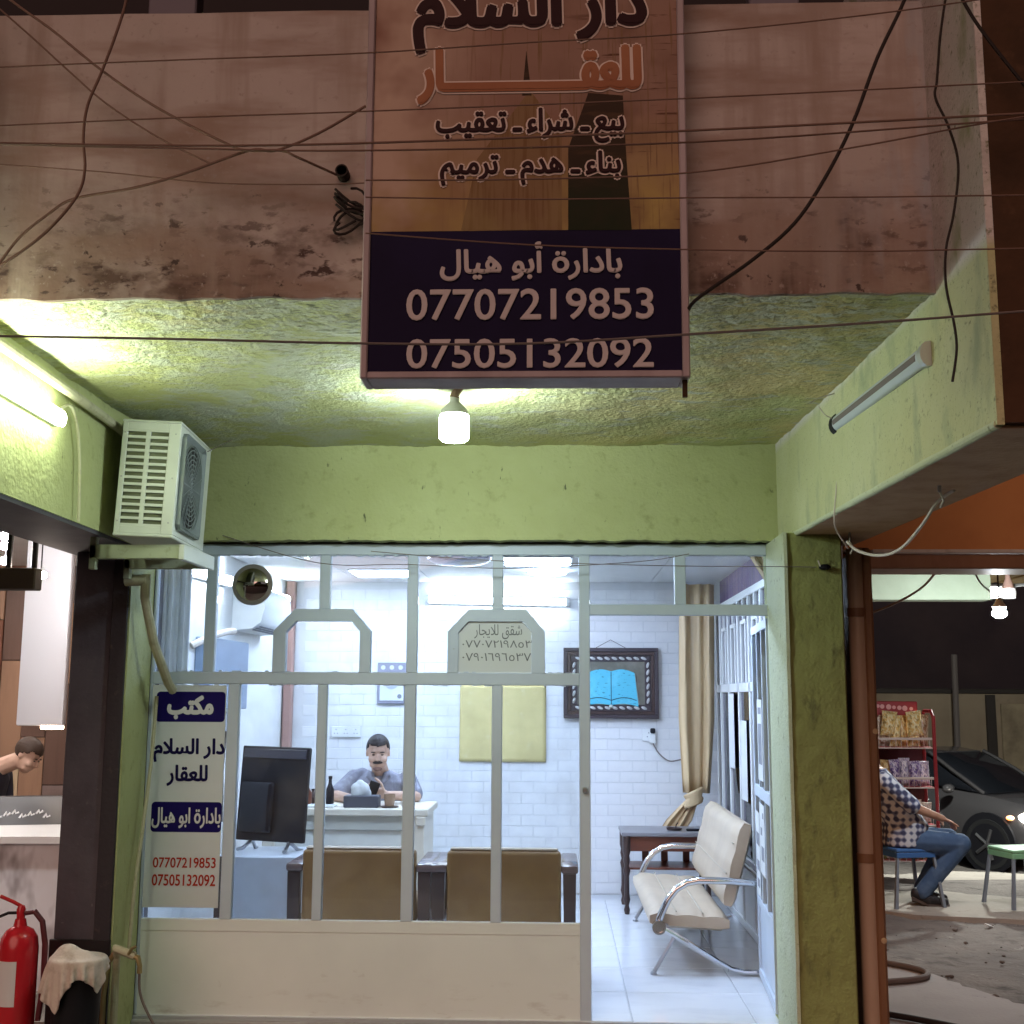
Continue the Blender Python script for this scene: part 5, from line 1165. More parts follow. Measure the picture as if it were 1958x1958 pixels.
for ax_, sc_ in (('X', 17), ('Z', 17), ('Y', 17)):
    wv = nt.nodes.new('ShaderNodeTexWave'); wv.bands_direction = ax_; wv.inputs['Scale'].default_value = sc_ * .35; wv.inputs['Distortion'].default_value = .6
    nt.links.new(tc.outputs['Object'], wv.inputs[0])
    if prev is None: prev = wv.outputs['Fac']
    else:
        mx = nt.nodes.new('ShaderNodeMath'); mx.operation = 'ADD'; nt.links.new(prev, mx.inputs[0]); nt.links.new(wv.outputs['Fac'], mx.inputs[1]); prev = mx.outputs[0]
cr_ = nt.nodes.new('ShaderNodeValToRGB'); cr_.color_ramp.elements[0].position = .35; cr_.color_ramp.elements[0].color = (.035, .04, .09, 1); cr_.color_ramp.elements[1].position = .75; cr_.color_ramp.elements[1].color = (.48, .50, .55, 1)
e = cr_.color_ramp.elements.new(.55); e.color = (.14, .16, .26, 1)
dv = nt.nodes.new('ShaderNodeMath'); dv.operation = 'MULTIPLY'; dv.inputs[1].default_value = .4; nt.links.new(prev, dv.inputs[0]); nt.links.new(dv.outputs[0], cr_.inputs[0]); nt.links.new(cr_.outputs[0], nt.nodes['Principled BSDF'].inputs['Base Color'])
b = B(); b.loft(secs(.025))
for a, e, w2 in arms: cap(b, a, a.lerp(e, .92), .072, .066)
obj('shirt', remesh(b, .010, 4), pm_, pr_)
b = B(); cap(b, hip + V((-.03, -.06, -.02)), hip + V((-.03, .06, -.02)), .13, .13)
for h2, k_, an in legs: cap(b, h2, k_, .108, .082); cap(b, k_, an + V((0, 0, .02)), .080, .062)
obj('jeans', remesh(b, .010, 3), M['jeans'], pr_)
for (h2, k_, an), tilt in zip(legs, (.55, .05)):
    b = B(); f_ = V((math.cos(tilt), 0, -math.sin(tilt) * .0)); hl = an + V((-.05, 0, -.035 + (.05 if tilt > .3 else 0))); toe = an + V((.17, 0, -.052))
    cap(b, hl, an + V((.04, 0, -.03)), .042, .046); cap(b, an + V((.04, 0, -.03)), toe, .044, .030)
    o = obj('shoe', remesh(b, .007, 3), M['shoe'], pr_)
    b = B(); b.tube([hl + V((-.03, 0, -.035)), an + V((.05, 0, -.072)), toe + V((.03, 0, -.022))], [.02, .026, .016], 8); obj('sole', b, M['sole'], o)
hair_cap(pr_, hd, RH, M['hair'], .05); face_bits(pr_, hd, RH, 'hair')

# ================================================================== SIDE STREET
def stool(label, x, y, m, lm):
    t = thing('plastic_stool', label, 'stool', (x, y, GZ), .25, 'plastic stools in the side street')
    b = B(); b.box(-.17, .17, -.17, .17, .415, .445, .014, 2); obj('seat', b, M[m], t, local=True)
    for a, c in (((-.165, .165), (-.168, -.158)), ((-.165, .165), (.158, .168)), ((-.168, -.158), (-.157, .157)), ((.158, .168), (-.157, .157))): obj('skirt', B().box(a[0], a[1], c[0], c[1], .375, .4145, .003), M[m], t, local=True)
    for sx in (-1, 1):
        for sy in (-1, 1):
            p = [(sx * .145, sy * .145), (sx * .165, sy * .145), (sx * .165, sy * .165), (sx * .145, sy * .165)]
            b = B(); b.hexa([(q[0] * 1.32, q[1] * 1.25, 0) for q in p] + [(q[0], q[1], .376) for q in p]); obj('leg', b, M[lm], t, local=True)
stool('blue plastic stool under the man in the checked shirt', SX + .0, SYY - .03, 'blue_plastic', 'stool_leg')
stool('mint green plastic stool at the right edge', 3.63, 9.93, 'green_plastic', 'stool_leg')

RY = 11.5
rk = thing('snack_rack', 'red metal snack rack with white rails behind the man on the stool', 'rack', (3.2, RY, ground_h(3, RY)))
rx0, rx1 = 2.72, 3.49; gz = ground_h(3, RY) - .01
for x in (rx0, rx1):
    for y in (RY, RY + .34): obj('post', B().tube([(x, y, gz), (x, y, 1.36)], .017, 8), M['red_metal'], rk)
    b = B(); b.tube([(x, RY, 1.34), (x, RY + .06, 1.40), (x, RY + .28, 1.40), (x, RY + .34, 1.34)], .017, 8); obj('top_hoop', b, M['red_metal'], rk)
obj('header_board', B().box(rx0, rx1 - .10, RY + .14, RY + .17, 1.36, 1.49, .006), M['red_metal'], rk)
shelves = [1.06, .70, .36, .04]
for z in shelves:
    obj('shelf', B().box(rx0 + .02, rx1 - .02, RY + .01, RY + .33, z, z + .012, .002), M['red_metal'], rk)
    obj('rail', B().box(rx0 + .02, rx1 - .02, RY - .008, RY + .004, z + .075, z + .098, .003), M['rack_white'], rk)
    obj('rail', B().box(rx0 + .02, rx1 - .02, RY - .008, RY + .004, z - .005, z + .008, .003), M['rack_white'], rk)
    for k in range(14): obj('wire', B().tube([(rx0 + .05 + k * .052, RY - .002, z + .008), (rx0 + .05 + k * .052, RY - .002, z + .076)], .003, 4), M['rack_white'], rk)
obj('back_panel', B().box(rx0 + .02, rx1 - .02, RY + .325, RY + .335, .05, 1.36), mat('rack_back', (.10, .02, .025), .6), rk)
for k, x in enumerate((rx0 + .30, rx0 + .34, rx0 + .40, rx0 + .45, rx0 + .50, rx0 + .55, rx0 + .61)):
    obj('printed_dot', B().lathe([(0, .003), (.017 + .004 * (k % 3), .003), (.017, 0)], (x, RY + .139, 1.445 - .004 * k), 12, 'Y'), mat('pink_dot', (.72, .35, .36), .5) if k == 0 else bpy.data.materials['pink_dot'], rk)
bagm = {n: mat('snack_bag_' + n, c, .35, var=[(9, c2, .47, .53), (5, tuple(q * .5 for q in c), .56, .62)], spec=.6) for n, c, c2 in (('gold', (.72, .48, .16), (.85, .74, .48)), ('white', (.75, .68, .62), (.5, .36, .3)), ('amber', (.58, .32, .11), (.75, .58, .3)), ('purple', (.16, .10, .34), (.65, .58, .7)), ('lilac', (.42, .36, .56), (.8, .74, .8)), ('brown', (.26, .14, .07), (.5, .4, .3)), ('green', (.30, .42, .12), (.7, .75, .5)))}
def bag_mesh():
    b = B(); n, m_ = 8, 8; fr_, bk_ = [], []
    for j in range(m_ + 1):
        v = j / m_; a, c = [], []
        for i in range(n + 1):
            u = i / n; pf_ = (math.sin(u * math.pi) ** .6) * (math.sin(min(max((v - .08) / .84, 0), 1) * math.pi) ** .5)
            wd = 1 + .10 * (abs(v - .5) * 2) ** 3; cr = .006 * math.sin(u * 23) * (abs(v - .5) * 2) ** 4
            a.append(b.bm.verts.new(((u - .5) * wd, -.28 * pf_ + cr - .01, v))); c.append(b.bm.verts.new(((u - .5) * wd, .28 * pf_ + cr + .01, v)))
        fr_.append(a); bk_.append(c)
    for j in range(m_):
        for i in range(n): b.bm.faces.new((fr_[j][i], fr_[j][i + 1], fr_[j + 1][i + 1], fr_[j + 1][i])); b.bm.faces.new((bk_[j][i + 1], bk_[j][i], bk_[j + 1][i], bk_[j + 1][i + 1]))
        b.bm.faces.new((fr_[j][0], fr_[j + 1][0], bk_[j + 1][0], bk_[j][0])); b.bm.faces.new((fr_[j][n], bk_[j][n], bk_[j + 1][n], fr_[j + 1][n]))
    for i in range(n): b.bm.faces.new((fr_[0][i], bk_[0][i], bk_[0][i + 1], fr_[0][i + 1])); b.bm.faces.new((fr_[m_][i + 1], bk_[m_][i + 1], bk_[m_][i], fr_[m_][i]))
    return b.mesh('bag', True, 60)
bag = bag_mesh(); bms = {}
for n in bagm: q = bag.copy(); q.materials.append(bagm[n]); bms[n] = q
ordn = ('first', 'second', 'third', 'fourth', 'fifth', 'sixth', 'seventh', 'eighth')
rowsd = ((1.072, 'top', ['white', 'white', 'gold', 'amber', 'gold', 'brown'], .130, .30), (.712, 'second', ['brown', 'amber', 'purple', 'lilac', 'purple', 'lilac'], .130, .27), (.372, 'third', ['lilac', 'brown', 'white', 'brown', 'white', 'white'], .128, .25), (.052, 'lowest', ['green', 'white', 'green', 'lilac', 'green', 'green'], .128, .25))
for z, rn, cols, wd, hh in rowsd:
    cols = (cols[1:3] + cols)[:8]
    for k, cname in enumerate(cols):
        o = bpy.data.objects.new('snack_bag', bms[cname]); COL.objects.link(o); tall = hh * random.uniform(.9, 1.15)
        o.location = (rx0 + .075 + k * .0895, RY + .09 + .035 * (k % 2) + random.uniform(0, .02), z); o.scale = (wd * .80 * random.uniform(.9, 1.1), .13, tall * random.uniform(.75, 1.0)); o.rotation_euler = (random.uniform(-.08, .08), random.uniform(-.08, .08), random.uniform(-.25, .25))
        tag(o, '%s snack bag, %s from the right on the %s rack shelf' % (cname, ordn[7 - k], rn), 'snack bag', 'snack bags on the red rack')
for k, x in enumerate((rx0 + .36, rx0 + .62)):
    o = bpy.data.objects.new('snack_bag', bms['gold']); COL.objects.link(o); o.location = (x, RY + .06, 1.17); o.scale = (.135, .2, .23); o.rotation_euler = (.05, .1 - .2 * k, .1)
    tag(o, ('large gold snack bag standing up at the rack top, left one', 'large gold snack bag standing up at the rack top, right one')[k], 'snack bag', 'snack bags on the red rack')

# parked car with its headlight on
CA = math.radians(-52)
cx_, cy_ = 5.17, 17.03
car = thing('parked_car', 'dark grey saloon car with glowing headlight parked behind the snack rack', 'car', (cx_, cy_, ground_h(5, 16.5) - .02), CA)
def ringsec(x, w, z0, z1, wt=None, n=7):
    wt = wt or w; pts = []
    for k in range(n + 1):                   # right side up, then left side down (rounded box)
        t = k / n; e = math.sin(t * math.pi) ** .35 if 0 < t < 1 else 0
        ww = (w + (wt - w) * t); pts.append((x, ww * (.86 + .14 * e), z0 + (z1 - z0) * t))
    return pts + [(q[0], -q[1], q[2]) for q in pts[::-1]]
def skin(name, secs, m, parent=None, ang=40):
    b = B(); R_ = [[b.bm.verts.new(p) for p in s_] for s_ in secs]; n = len(R_[0])
    for i in range(len(R_) - 1):
        for k in range(n): b.bm.faces.new((R_[i][k], R_[i][(k + 1) % n], R_[i + 1][(k + 1) % n], R_[i + 1][k]))
    b.bm.faces.new(R_[0][::-1]); b.bm.faces.new(R_[-1])
    return obj(name, b, m, parent or car, local=True, ang=ang)
bod = [(-2.25, .70, .42, .80), (-2.18, .80, .30, .93), (-1.9, .86, .22, .98), (-1.2, .89, .20, .97), (0, .90, .20, .95), (.75, .90, .20, .94), (1.2, .89, .20, .90), (1.7, .87, .22, .82), (2.05, .80, .26, .72), (2.22, .66, .34, .62)]
skin('body', [ringsec(x, w_, a, c, w_ * .93) for x, w_, a, c in bod], M['car_paint'])
gh = [(-1.75, .70, .955, .975, .66), (-1.15, .78, .95, 1.30, .60), (-.75, .79, .95, 1.39, .60), (0, .79, .94, 1.42, .60), (.35, .79, .94, 1.38, .60), (.75, .78, .93, 1.20, .62), (1.20, .72, .90, .92, .68)]
skin('windows', [ringsec(x, w_, a, c, wt) for x, w_, a, c, wt in gh], M['car_glass'])
skin('roof', [ringsec(x, w_, a, c, w_ * .9, 3) for x, w_, a, c in ((-1.0, .60, 1.345, 1.365), (-.6, .62, 1.395, 1.418), (0, .62, 1.415, 1.436), (.33, .61, 1.375, 1.396))], M['car_paint'])
for s in (-1, 1):
    for p, q in (((1.18, .70, .915), (.34, .60, 1.39)), ((-.10, .79, .94), (-.15, .615, 1.42)), ((-1.70, .70, .965), (-.98, .60, 1.355))):
        b = B(); b.tube([(p[0], s * p[1], p[2]), ((p[0] + q[0]) / 2, s * ((p[1] + q[1]) / 2 + .035), (p[2] + q[2]) / 2 + .01), (q[0], s * q[1], q[2])], .028, 6); obj('pillar', b, M['car_paint'], car, local=True)
    b = B(); b.ball((.86, s * .98, .97), (.07, .10, .06), 10); mi = obj('mirror', b, M['car_paint'], car, local=True)
    for x in (-.55, .42): obj('door_handle', B().box(x - .09, x + .09, s * .905 - .012, s * .905 + .012, .80, .825, .005), M['chrome'], car, local=True)
    for x in (1.32, -1.38):
        b = B(); b.lathe([(.20, -.10), (.30, -.11), (.325, -.08), (.325, .08), (.30, .11), (.20, .10)], (x, s * .80, .325), 26, 'Y'); wh = obj('wheel', b, M['tyre'], car, local=True)
        b = B(); b.lathe([(0, -.04), (.205, -.09), (.205, .09), (0, .04)], (x, s * .80, .325), 20, 'Y')
        for k in range(5):
            t = k * 2 * math.pi / 5; b.tube([(x, s * .915, .325), (x + .19 * math.cos(t), s * .905, .325 + .19 * math.sin(t))], .022, 6)
        obj('rim', b, M['rim'], wh, local=True)
        b = B(); b.lathe([(.33, -.02), (.37, -.02), (.37, .02), (.33, .02)], (x, s * .885, .34), 26, 'Y'); obj('wheel_arch', b, M['black'], car, local=True)
    b = B(); b.ball((1.84, s * .735, .665), (.20, .12, .075), 12); obj('headlight', b, M['headlight'], car, local=True)
    b = B(); b.ball((1.60, s * .835, .66), (.05, .05, .03), 8); obj('indicator', b, M['indicator'], car, local=True)
    b = B(); b.box(2.02, 2.17, s * .55 - .11, s * .55 + .11, .33, .42, .01); obj('fog_grille', b, M['black'], car, local=True)
obj('grille', B().box(2.14, 2.215, -.42, .42, .48, .60, .01), M['black'], car, local=True)
obj('number_plate', B().box(2.222, 2.235, -.25, .25, .36, .46, .004), M['paper'], car, local=True)

# far compound wall, gate panels, pole, far lamp
fw = thing('far_wall', 'dim beige compound wall across the side street', 'wall', (9, 21, -.6))
obj('wall', B().box(3.5, 24, 21.0, 21.3, -.7, 1.62, .01), M['beige_far'], fw)
obj('coping', B().box(3.4, 24.1, 20.93, 21.36, 1.62, 1.70, .01), M['far_dark'], fw)
for x in (7.25, 8.15, 8.95, 9.8): obj('pilaster', B().box(x, x + .16, 20.93, 20.999, -.7, 1.6, .01), M['far_dark'], fw)
for x in (7.5, 8.4, 9.15): obj('gate_panel', B().box(x, x + .50, 20.95, 20.998, -.6, 1.45, .01), mat('gate_beige', (.40, .31, .20), .8, var=[(2, (.2, .15, .10), .4, .7)]) if x == 7.5 else bpy.data.materials['gate_beige'], fw)
dbk = thing('dark_building', 'unlit dark building rising behind the compound wall', 'building', (12, 30, -.6))
obj('wall', B().box(2, 40, 30, 31, -.7, 9), mat('night_wall', (.06, .055, .07), .9, var=[(.6, (.09, .08, .09), .4, .7)]), dbk)
obj('parapet', B().box(1.9, 40.1, 29.9, 31.1, 9, 9.3), bpy.data.materials['night_wall'], dbk)
p0 = PY(1800, 1235, 20.5); p1 = PY(1812, 1315, 20.5)
tag(obj('pale_post', B().tube([p0, (p0.x, 20.6, p1.z - 2)], .05, 8), M['cable_grey']), 'thin pale post standing in front of the dark building', 'post')
lp = PY(1886, 1157, 8.7)
fl_ = thing('hanging_lamp', 'glaring white lamp hanging in the covered passage at the right edge', 'lamp', (lp.x, 8.7, lp.z))
obj('globe', B().ball((lp.x, 8.7, lp.z), (.052, .05, .036), 14), M['far_led'], fl_)
obj('housing', B().lathe([(.045, lp.z + .034), (.05, lp.z + .045), (.03, lp.z + .075), (.018, lp.z + .10)], (lp.x, 8.7, 0), 16), M['white_plastic'], fl_)
obj('cord', B().tube([(lp.x, 8.7, lp.z + .10), (lp.x, 8.7, 2.85)], .006, 6), M['rubber'], fl_)
p = PY(1903, 1118, 9.2)
hb = thing('unlit_bulb', 'unlit white bulb hanging from the passage ceiling', 'light bulb', (p.x, 9.2, p.z))
obj('diffuser', B().lathe([(0, p.z - .05), (.05, p.z - .045), (.055, p.z), (.05, p.z + .03)], (p.x, 9.2, 0), 18), M['white_plastic'], hb)
obj('holder', B().lathe([(.048, p.z + .0305), (.035, p.z + .07), (.02, p.z + .11), (.012, 2.51)], (p.x, 9.2, 0), 14), M['cable_brown'], hb)
p = PY(1876, 1120, 13.0)
gb = thing('street_lamp', 'small distant street lamp glowing left of the unlit passage bulb', 'street lamp', (p.x + .5, 13.3, ground_h(5, 13)))
obj('lens', B().ball((p.x, 13.0, p.z), (.11, .08, .05), 12), lamp_mat('street_lamp_glow', (.95, 1, .93), 2200), gb)
obj('head', B().box(p.x - .13, p.x + .2, 12.93, 13.09, p.z + .051, p.z + .10, .01), M['steel'], gb)
obj('pole', B().tube([(p.x + .9, 13.3, ground_h(5, 13) - .02), (p.x + .9, 13.3, p.z + .15), (p.x + .15, 13.05, p.z + .11)], .04, 8), M['steel'], gb)
hs = cable('garden_hose', 'grey hose looping out over the concrete apron', [(1.6, 7.9, -.062), (1.85, 7.75, -.060), (2.05, 7.55, -.058), (2.13, 7.40, -.057), (2.08, 7.25, -.057), (1.9, 7.15, -.057), (1.6, 7.08, -.057)], .017, 'cable_grey', 'hose', n=10)
cable('garden_hose', 'short hose end at the foot of the downpipe', [(1.6, 6.45, -.057), (1.78, 6.32, -.057), (1.98, 6.12, -.057), (2.05, 6.0, -.08)], .015, 'rubber', 'hose', n=10)
sc_ = obj('litter_scrap', B().box(0, .06, 0, .04, 0, .012, .004), M['paper']); sc_.location = PZ(1865, 1748, -.10); sc_.rotation_euler = (.2, .3, .6); tag(sc_, 'small bright paper scrap lying on the dirt', 'litter')

# ================================================================== NEIGHBOURING SHOP CONTENTS
ct = thing('marble_counter', 'white marble counter with a bright top at the left edge', 'counter', (-3.2, 6.8, -.05))
obj('top', B().hexa([(-4.9, 6.40, .715), (-2.43, 6.58, .715), (-2.43, 7.7, .715), (-4.9, 7.7, .715), (-4.9, 6.40, .75), (-2.43, 6.58, .75), (-2.43, 7.7, .75), (-4.9, 7.7, .75)]), M['counter_top'], ct)
obj('front', B().hexa([(-4.9, 6.44, -.05), (-2.45, 6.62, -.05), (-2.45, 7.65, -.05), (-4.9, 7.65, -.05), (-4.9, 6.44, .7145), (-2.45, 6.62, .7145), (-2.45, 7.65, .7145), (-4.9, 7.65, .7145)]), M['marble'], ct)
bx = thing('black_case', 'black case with a pale scribbled label lying on the marble counter', 'case', (-3.12, 7.25, .75), math.radians(14))
obj('body', B().hexa([(-.42, -.10, 0), (.52, -.10, 0), (.52, .14, 0), (-.42, .14, 0), (-.42, .06, .15), (.44, .06, .15), (.44, .14, .15), (-.42, .14, .15)]), mat('charcoal_case', (.018, .018, .022), .4), bx, local=True)
b = B()
for k in range(9):
    x = -.30 + k * .045; z = .055 + .012 * math.sin(k * 2.1); yy = -.10 + .16 * z / .15 - .003
    b.tube([(x, yy, z - .010), (x + .014, yy + .010, z + .012), (x + .020, yy + .002, z - .008), (x + .038, yy + .006, z + .008 * (k % 2))], .0085, 5)
o = obj('pale_scribble', b, M['txt_white'], bx, local=True); struct(o, 'stuff')
cable('shiny_strap', 'shiny strap at the left end of the black case', [(-3.50, 7.02, .86), (-3.48, 7.0, .81), (-3.46, 6.98, .752)], .010, 'chrome', 'strap')
wp = thing('hanging_white_panel', 'tall white panel hanging in the neighbouring shop beside the pillar', 'panel', (-2.86, 6.62, 1.34))
obj('panel', B().box(-3.25, -2.965, 7.20, 7.26, 1.322, 2.60, .012, 2), mat('white_lacquer', (.50, .48, .50), .45), wp)
obj('inner_panel', B().box(-3.275, -3.21, 7.265, 7.30, 1.36, 2.60, .01), M['white_plastic'], wp)
obj('lit_edge', B().box(-3.10, -2.975, 7.205, 7.255, 1.302, 1.3215, .004), M['warm_bulb'], wp)
sh_ = thing('hanging_shelf', 'dark hanging shelf frame with bars under the neighbouring ceiling', 'shelf', (-2.9, 5.9, 1.9))
zt_, zb2 = 2.60, PY(30, 1112, 5.9).z
xr = PY(66, 1085, 5.9).x
obj('board', B().box(xr - 1.6, xr, 5.90, 5.99, zb2, zb2 + .11, .006), M['far_dark'], sh_)
for u in (18, 66): x = PY(u, 1020, 5.9).x; obj('hanger_bar', B().box(x - .022, x + .004, 5.92, 5.94, zb2 + .11, 2.75, .003), M['black'], sh_)
for k in range(5): obj('glass_shelf', B().box(xr - 1.5 + k * .30, xr - 1.24 + k * .30, 5.93, 6.04, zb2 + .2, zb2 + .21), M['glass'], sh_) if k < 1 else None
for i, (u, v_, m, lab) in enumerate(((10, 1012, 'shop_led', 'upper white glowing bulb by the dark hanging shelf'), (10, 1030, 'warm_bulb', 'orange glowing bulb by the dark hanging shelf'), (10, 1058, 'shop_led', 'lower white glowing bulb by the dark hanging shelf'), (77, 1085, 'warm_bulb', 'orange glowing bulb right of the dark hanging shelf'))):
    p = PY(u, v_, 6.12); t = thing('pendant_bulb', lab, 'light bulb', p, group='pendant bulbs in the neighbouring shop')
    obj('globe', B().ball((0, 0, 0), (.030, .030, .022), 12), M[m + '_near'], t, local=True); obj('cord', B().tube([(0, 0, .025), (0, 0, 2.75 - p.z)], .004, 5), M['black'], t, local=True)

fe = thing('fire_extinguisher', 'red fire extinguisher with white label standing by the marble counter', 'fire extinguisher', (-2.28, 5.25, -.10))
ex = V((-2.29, 5.25, 0))
obj('cylinder', B().lathe([(.07, -.10), (.078, -.09), (.080, -.07), (.080, .44), (.074, .485), (.055, .515), (.028, .53), (.022, .56)], ex, 28), M['red_ext'], fe)
b = B(); n = 16
for k in range(n):
    a0, a1 = math.radians(205 + k * 85 / n), math.radians(205 + (k + 1) * 85 / n)
    b.face([(ex.x + .0812 * math.cos(a0), ex.y + .0812 * math.sin(a0), .22), (ex.x + .0812 * math.cos(a1), ex.y + .0812 * math.sin(a1), .22), (ex.x + .0812 * math.cos(a1), ex.y + .0812 * math.sin(a1), .40), (ex.x + .0812 * math.cos(a0), ex.y + .0812 * math.sin(a0), .40)])
bmesh.ops.remove_doubles(b.bm, verts=b.bm.verts, dist=.0001)
obj('label_sheet', b, M['paper'], fe)
obj('valve', B().lathe([(.017, .56), (.019, .60), (.012, .615)], ex, 14), M['red_ext'], fe)
obj('lever', B().tube([ex + V((.012, 0, .605)), ex + V((-.03, -.01, .63)), ex + V((-.085, -.02, .655))], .008, 6), M['red_ext'], fe)
obj('carry_handle', B().tube([ex + V((.0, 0, .585)), ex + V((-.05, -.01, .585)), ex + V((-.11, -.02, .56))], .007, 6), M['black'], fe)
obj('hose', B().tube([ex + V((.018, 0, .585)), ex + V((.06, 0, .59)), ex + V((.095, 0, .55)), ex + V((.112, 0, .46)), ex + V((.115, 0, .3)), ex + V((.10, 0, .15))], .012, 10), mat('dark_red_hose', (.09, .012, .018), .5), fe)
bi = thing('rubbish_bin', 'black bin in front of the plum pillar under a draped rag', 'bin', (-2.02, 5.22, -.10))
obj('body', B().lathe([(.085, -.10), (.105, .38), (.108, .40), (.098, .40), (.080, -.08), (0, -.085)], (-2.02, 5.22, 0), 24), M['black'], bi)
obj('rim', B().lathe([(.1085, .385), (.113, .39), (.113, .405), (.1085, .41)], (-2.02, 5.22, 0), 24), M['black_gloss'], bi)
rb_ = B()
for c, r in (((-2.06, 5.205, .405), .046), ((-1.985, 5.20, .39), .036), ((-2.02, 5.25, .375), .035)): rb_.ball(c, r, 12)
obj('rubbish', remesh(rb_, .006, 2), M['cloth'], bi)
import numpy as np
rng = np.random.default_rng(5); nx_, ny_ = 40, 34; sp = .0098       # a rag dropped over the bin (small cloth simulation)
gx, gy = np.meshgrid(np.arange(nx_), np.arange(ny_)); ca, sa = math.cos(.5), math.sin(.5)
lx, ly = (gx - nx_ / 2) * sp * .93, (gy - ny_ / 2) * sp * .93
P_ = np.stack([-2.04 + lx * ca - ly * sa, 5.195 + lx * sa + ly * ca, .46 + .02 * np.sin(lx * 60) * np.cos(ly * 50) + rng.uniform(-.003, .003, gx.shape)], -1).reshape(-1, 3)
Q_ = P_.copy(); idx = np.arange(nx_ * ny_).reshape(ny_, nx_); prs = []
for dx, dy, k in ((1, 0, 1), (0, 1, 1), (1, 1, 1), (-1, 1, 1), (2, 0, .12), (0, 2, .12)):
    a = idx[:ny_ - dy, max(0, -dx):nx_ - max(0, dx)]; c = idx[dy:, max(0, dx):nx_ + min(0, dx)]
    prs.append((a.ravel(), c.ravel(), sp * math.hypot(dx, dy), k))
for it in range(170):
    V_ = (P_ - Q_) * .97; Q_ = P_.copy(); P_ = P_ + V_; P_[:, 2] -= .00032
    for sub in range(7):
        for a, c, L, k in prs:
            d = P_[c] - P_[a]; n_ = np.linalg.norm(d, axis=1, keepdims=True) + 1e-9; e = d * (n_ - L) / n_ * .5 * .55 * k
            np.add.at(P_, a, e * .7); np.add.at(P_, c, -e * .7)
        rx, ry = P_[:, 0] + 2.02, P_[:, 1] - 5.22; r = np.hypot(rx, ry); ins = (r < .119) & (P_[:, 2] < .416)
        top = ins & ((.416 - P_[:, 2]) < (.119 - r)); sid = ins & ~top
        P_[top, 2] = .416; f_ = .119 / np.maximum(r[sid], 1e-6); P_[sid, 0] = -2.02 + rx[sid] * f_; P_[sid, 1] = 5.22 + ry[sid] * f_
        Q_[ins] = Q_[ins] * .15 + P_[ins] * .85
        for sx_, sy_, sz_, sr_ in ((-2.06, 5.205, .415, .055), (-1.985, 5.20, .400, .045)):
            dv_ = P_ - np.array([sx_, sy_, sz_]); dn = np.linalg.norm(dv_, axis=1); hit = dn < sr_
            P_[hit] = np.array([sx_, sy_, sz_]) + dv_[hit] / dn[hit][:, None] * sr_; Q_[hit] = Q_[hit] * .15 + P_[hit] * .85
        P_[:, 1] = np.minimum(P_[:, 1], 5.475)
b = B(); bv = [b.bm.verts.new(tuple(float(q) for q in p)) for p in P_]
for j in range(ny_ - 1):
    for i in range(nx_ - 1): b.bm.faces.new((bv[idx[j, i]], bv[idx[j, i + 1]], bv[idx[j + 1, i + 1]], bv[idx[j + 1, i]]))
rg_ = obj('rag', b, M['cloth'], ang=80); md = rg_.modifiers.new('t', 'SOLIDIFY'); md.thickness = .006; md = rg_.modifiers.new('s', 'SUBSURF'); md.levels = md.render_levels = 1
tag(rg_, 'crumpled off white rag draped over the black bin', 'rag')
tp = thing('water_tap', 'dull brass tap on a pale standpipe beside the left pillar', 'tap', (-1.95, 5.55, -.10))
obj('standpipe', B().tube([(-1.955, 5.50, -.10), (-1.955, 5.50, .40)], .016, 10), M['pipe_pale'], tp)
obj('elbow', B().tube([(-1.955, 5.50, .36), (-1.95, 5.47, .40), (-1.90, 5.46, .385), (-1.86, 5.46, .37)], .018, 10), M['pipe_pale'], tp)
obj('spout', B().tube([(-1.87, 5.46, .37), (-1.845, 5.455, .365), (-1.835, 5.455, .33), (-1.835, 5.455, .30)], [.014, .013, .011, .012], 10), M['brass'], tp)
obj('tap_handle', B().tube([(-1.885, 5.445, .38), (-1.87, 5.44, .405), (-1.85, 5.44, .415)], .007, 6), M['brass'], tp)
obj('second_pipe', B().tube([(-2.0, 5.485, -.10), (-2.0, 5.485, .20), (-1.985, 5.485, .34), (-1.955, 5.495, .39)], .012, 8), M['brass'], tp)
cable('tap_hose', 'thin grey hose falling from the tap in front of the panel', [(-1.835, 5.455, .30), (-1.83, 5.46, .22), (-1.80, 5.47, .14), (-1.74, 5.48, .04), (-1.70, 5.5, -.03)], .006, 'cable_grey', 'hose')

# ================================================================== CABLES OVER THE FACADE
FG = 'cables strung over the facade'
def fc(label, pts, y, r=.006, m='cable_brown', name='cable'):
    r *= .60
    return cable(name, label, [PY(u, v_, yy) if isinstance(yy, (int, float)) else yy for (u, v_), yy in zip(pts, y if isinstance(y, (list, tuple)) else [y] * len(pts))], r, m, 'cable', FG)
WY = 3.0
fc('topmost level cable crossing behind the left wires and over the sign top', [(-200, 140), (0, 127), (340, 113), (690, 100), (1000, 80), (1310, 62), (1700, 20), (2100, -40)], WY, .0035)
fc('second level cable from the top, crossing the orange lettering row', [(-200, 245), (0, 237), (340, 222), (690, 210), (1310, 185), (1860, 158), (2100, 146)], WY, .0035)
fc('dark level cable just above the small dark wall hole', [(-200, 268), (0, 270), (345, 275), (690, 270), (1310, 246), (1860, 218), (2100, 205)], WY, .0055)
fc('thin level cable running right below the dark one', [(-200, 265), (0, 272), (345, 280), (690, 284), (1310, 268), (1860, 230), (2100, 215)], WY + .04, .0045)
fc('sloping cable rising to the right end of the facade', [(690, 340), (1000, 338), (1310, 325), (1600, 280), (1860, 232), (2100, 195)], WY + .03, .004)
fc('level cable passing below the row of sign text, right of the sign', [(690, 372), (1000, 376), (1310, 373), (1600, 372), (1860, 369), (2100, 366)], WY, .0035)
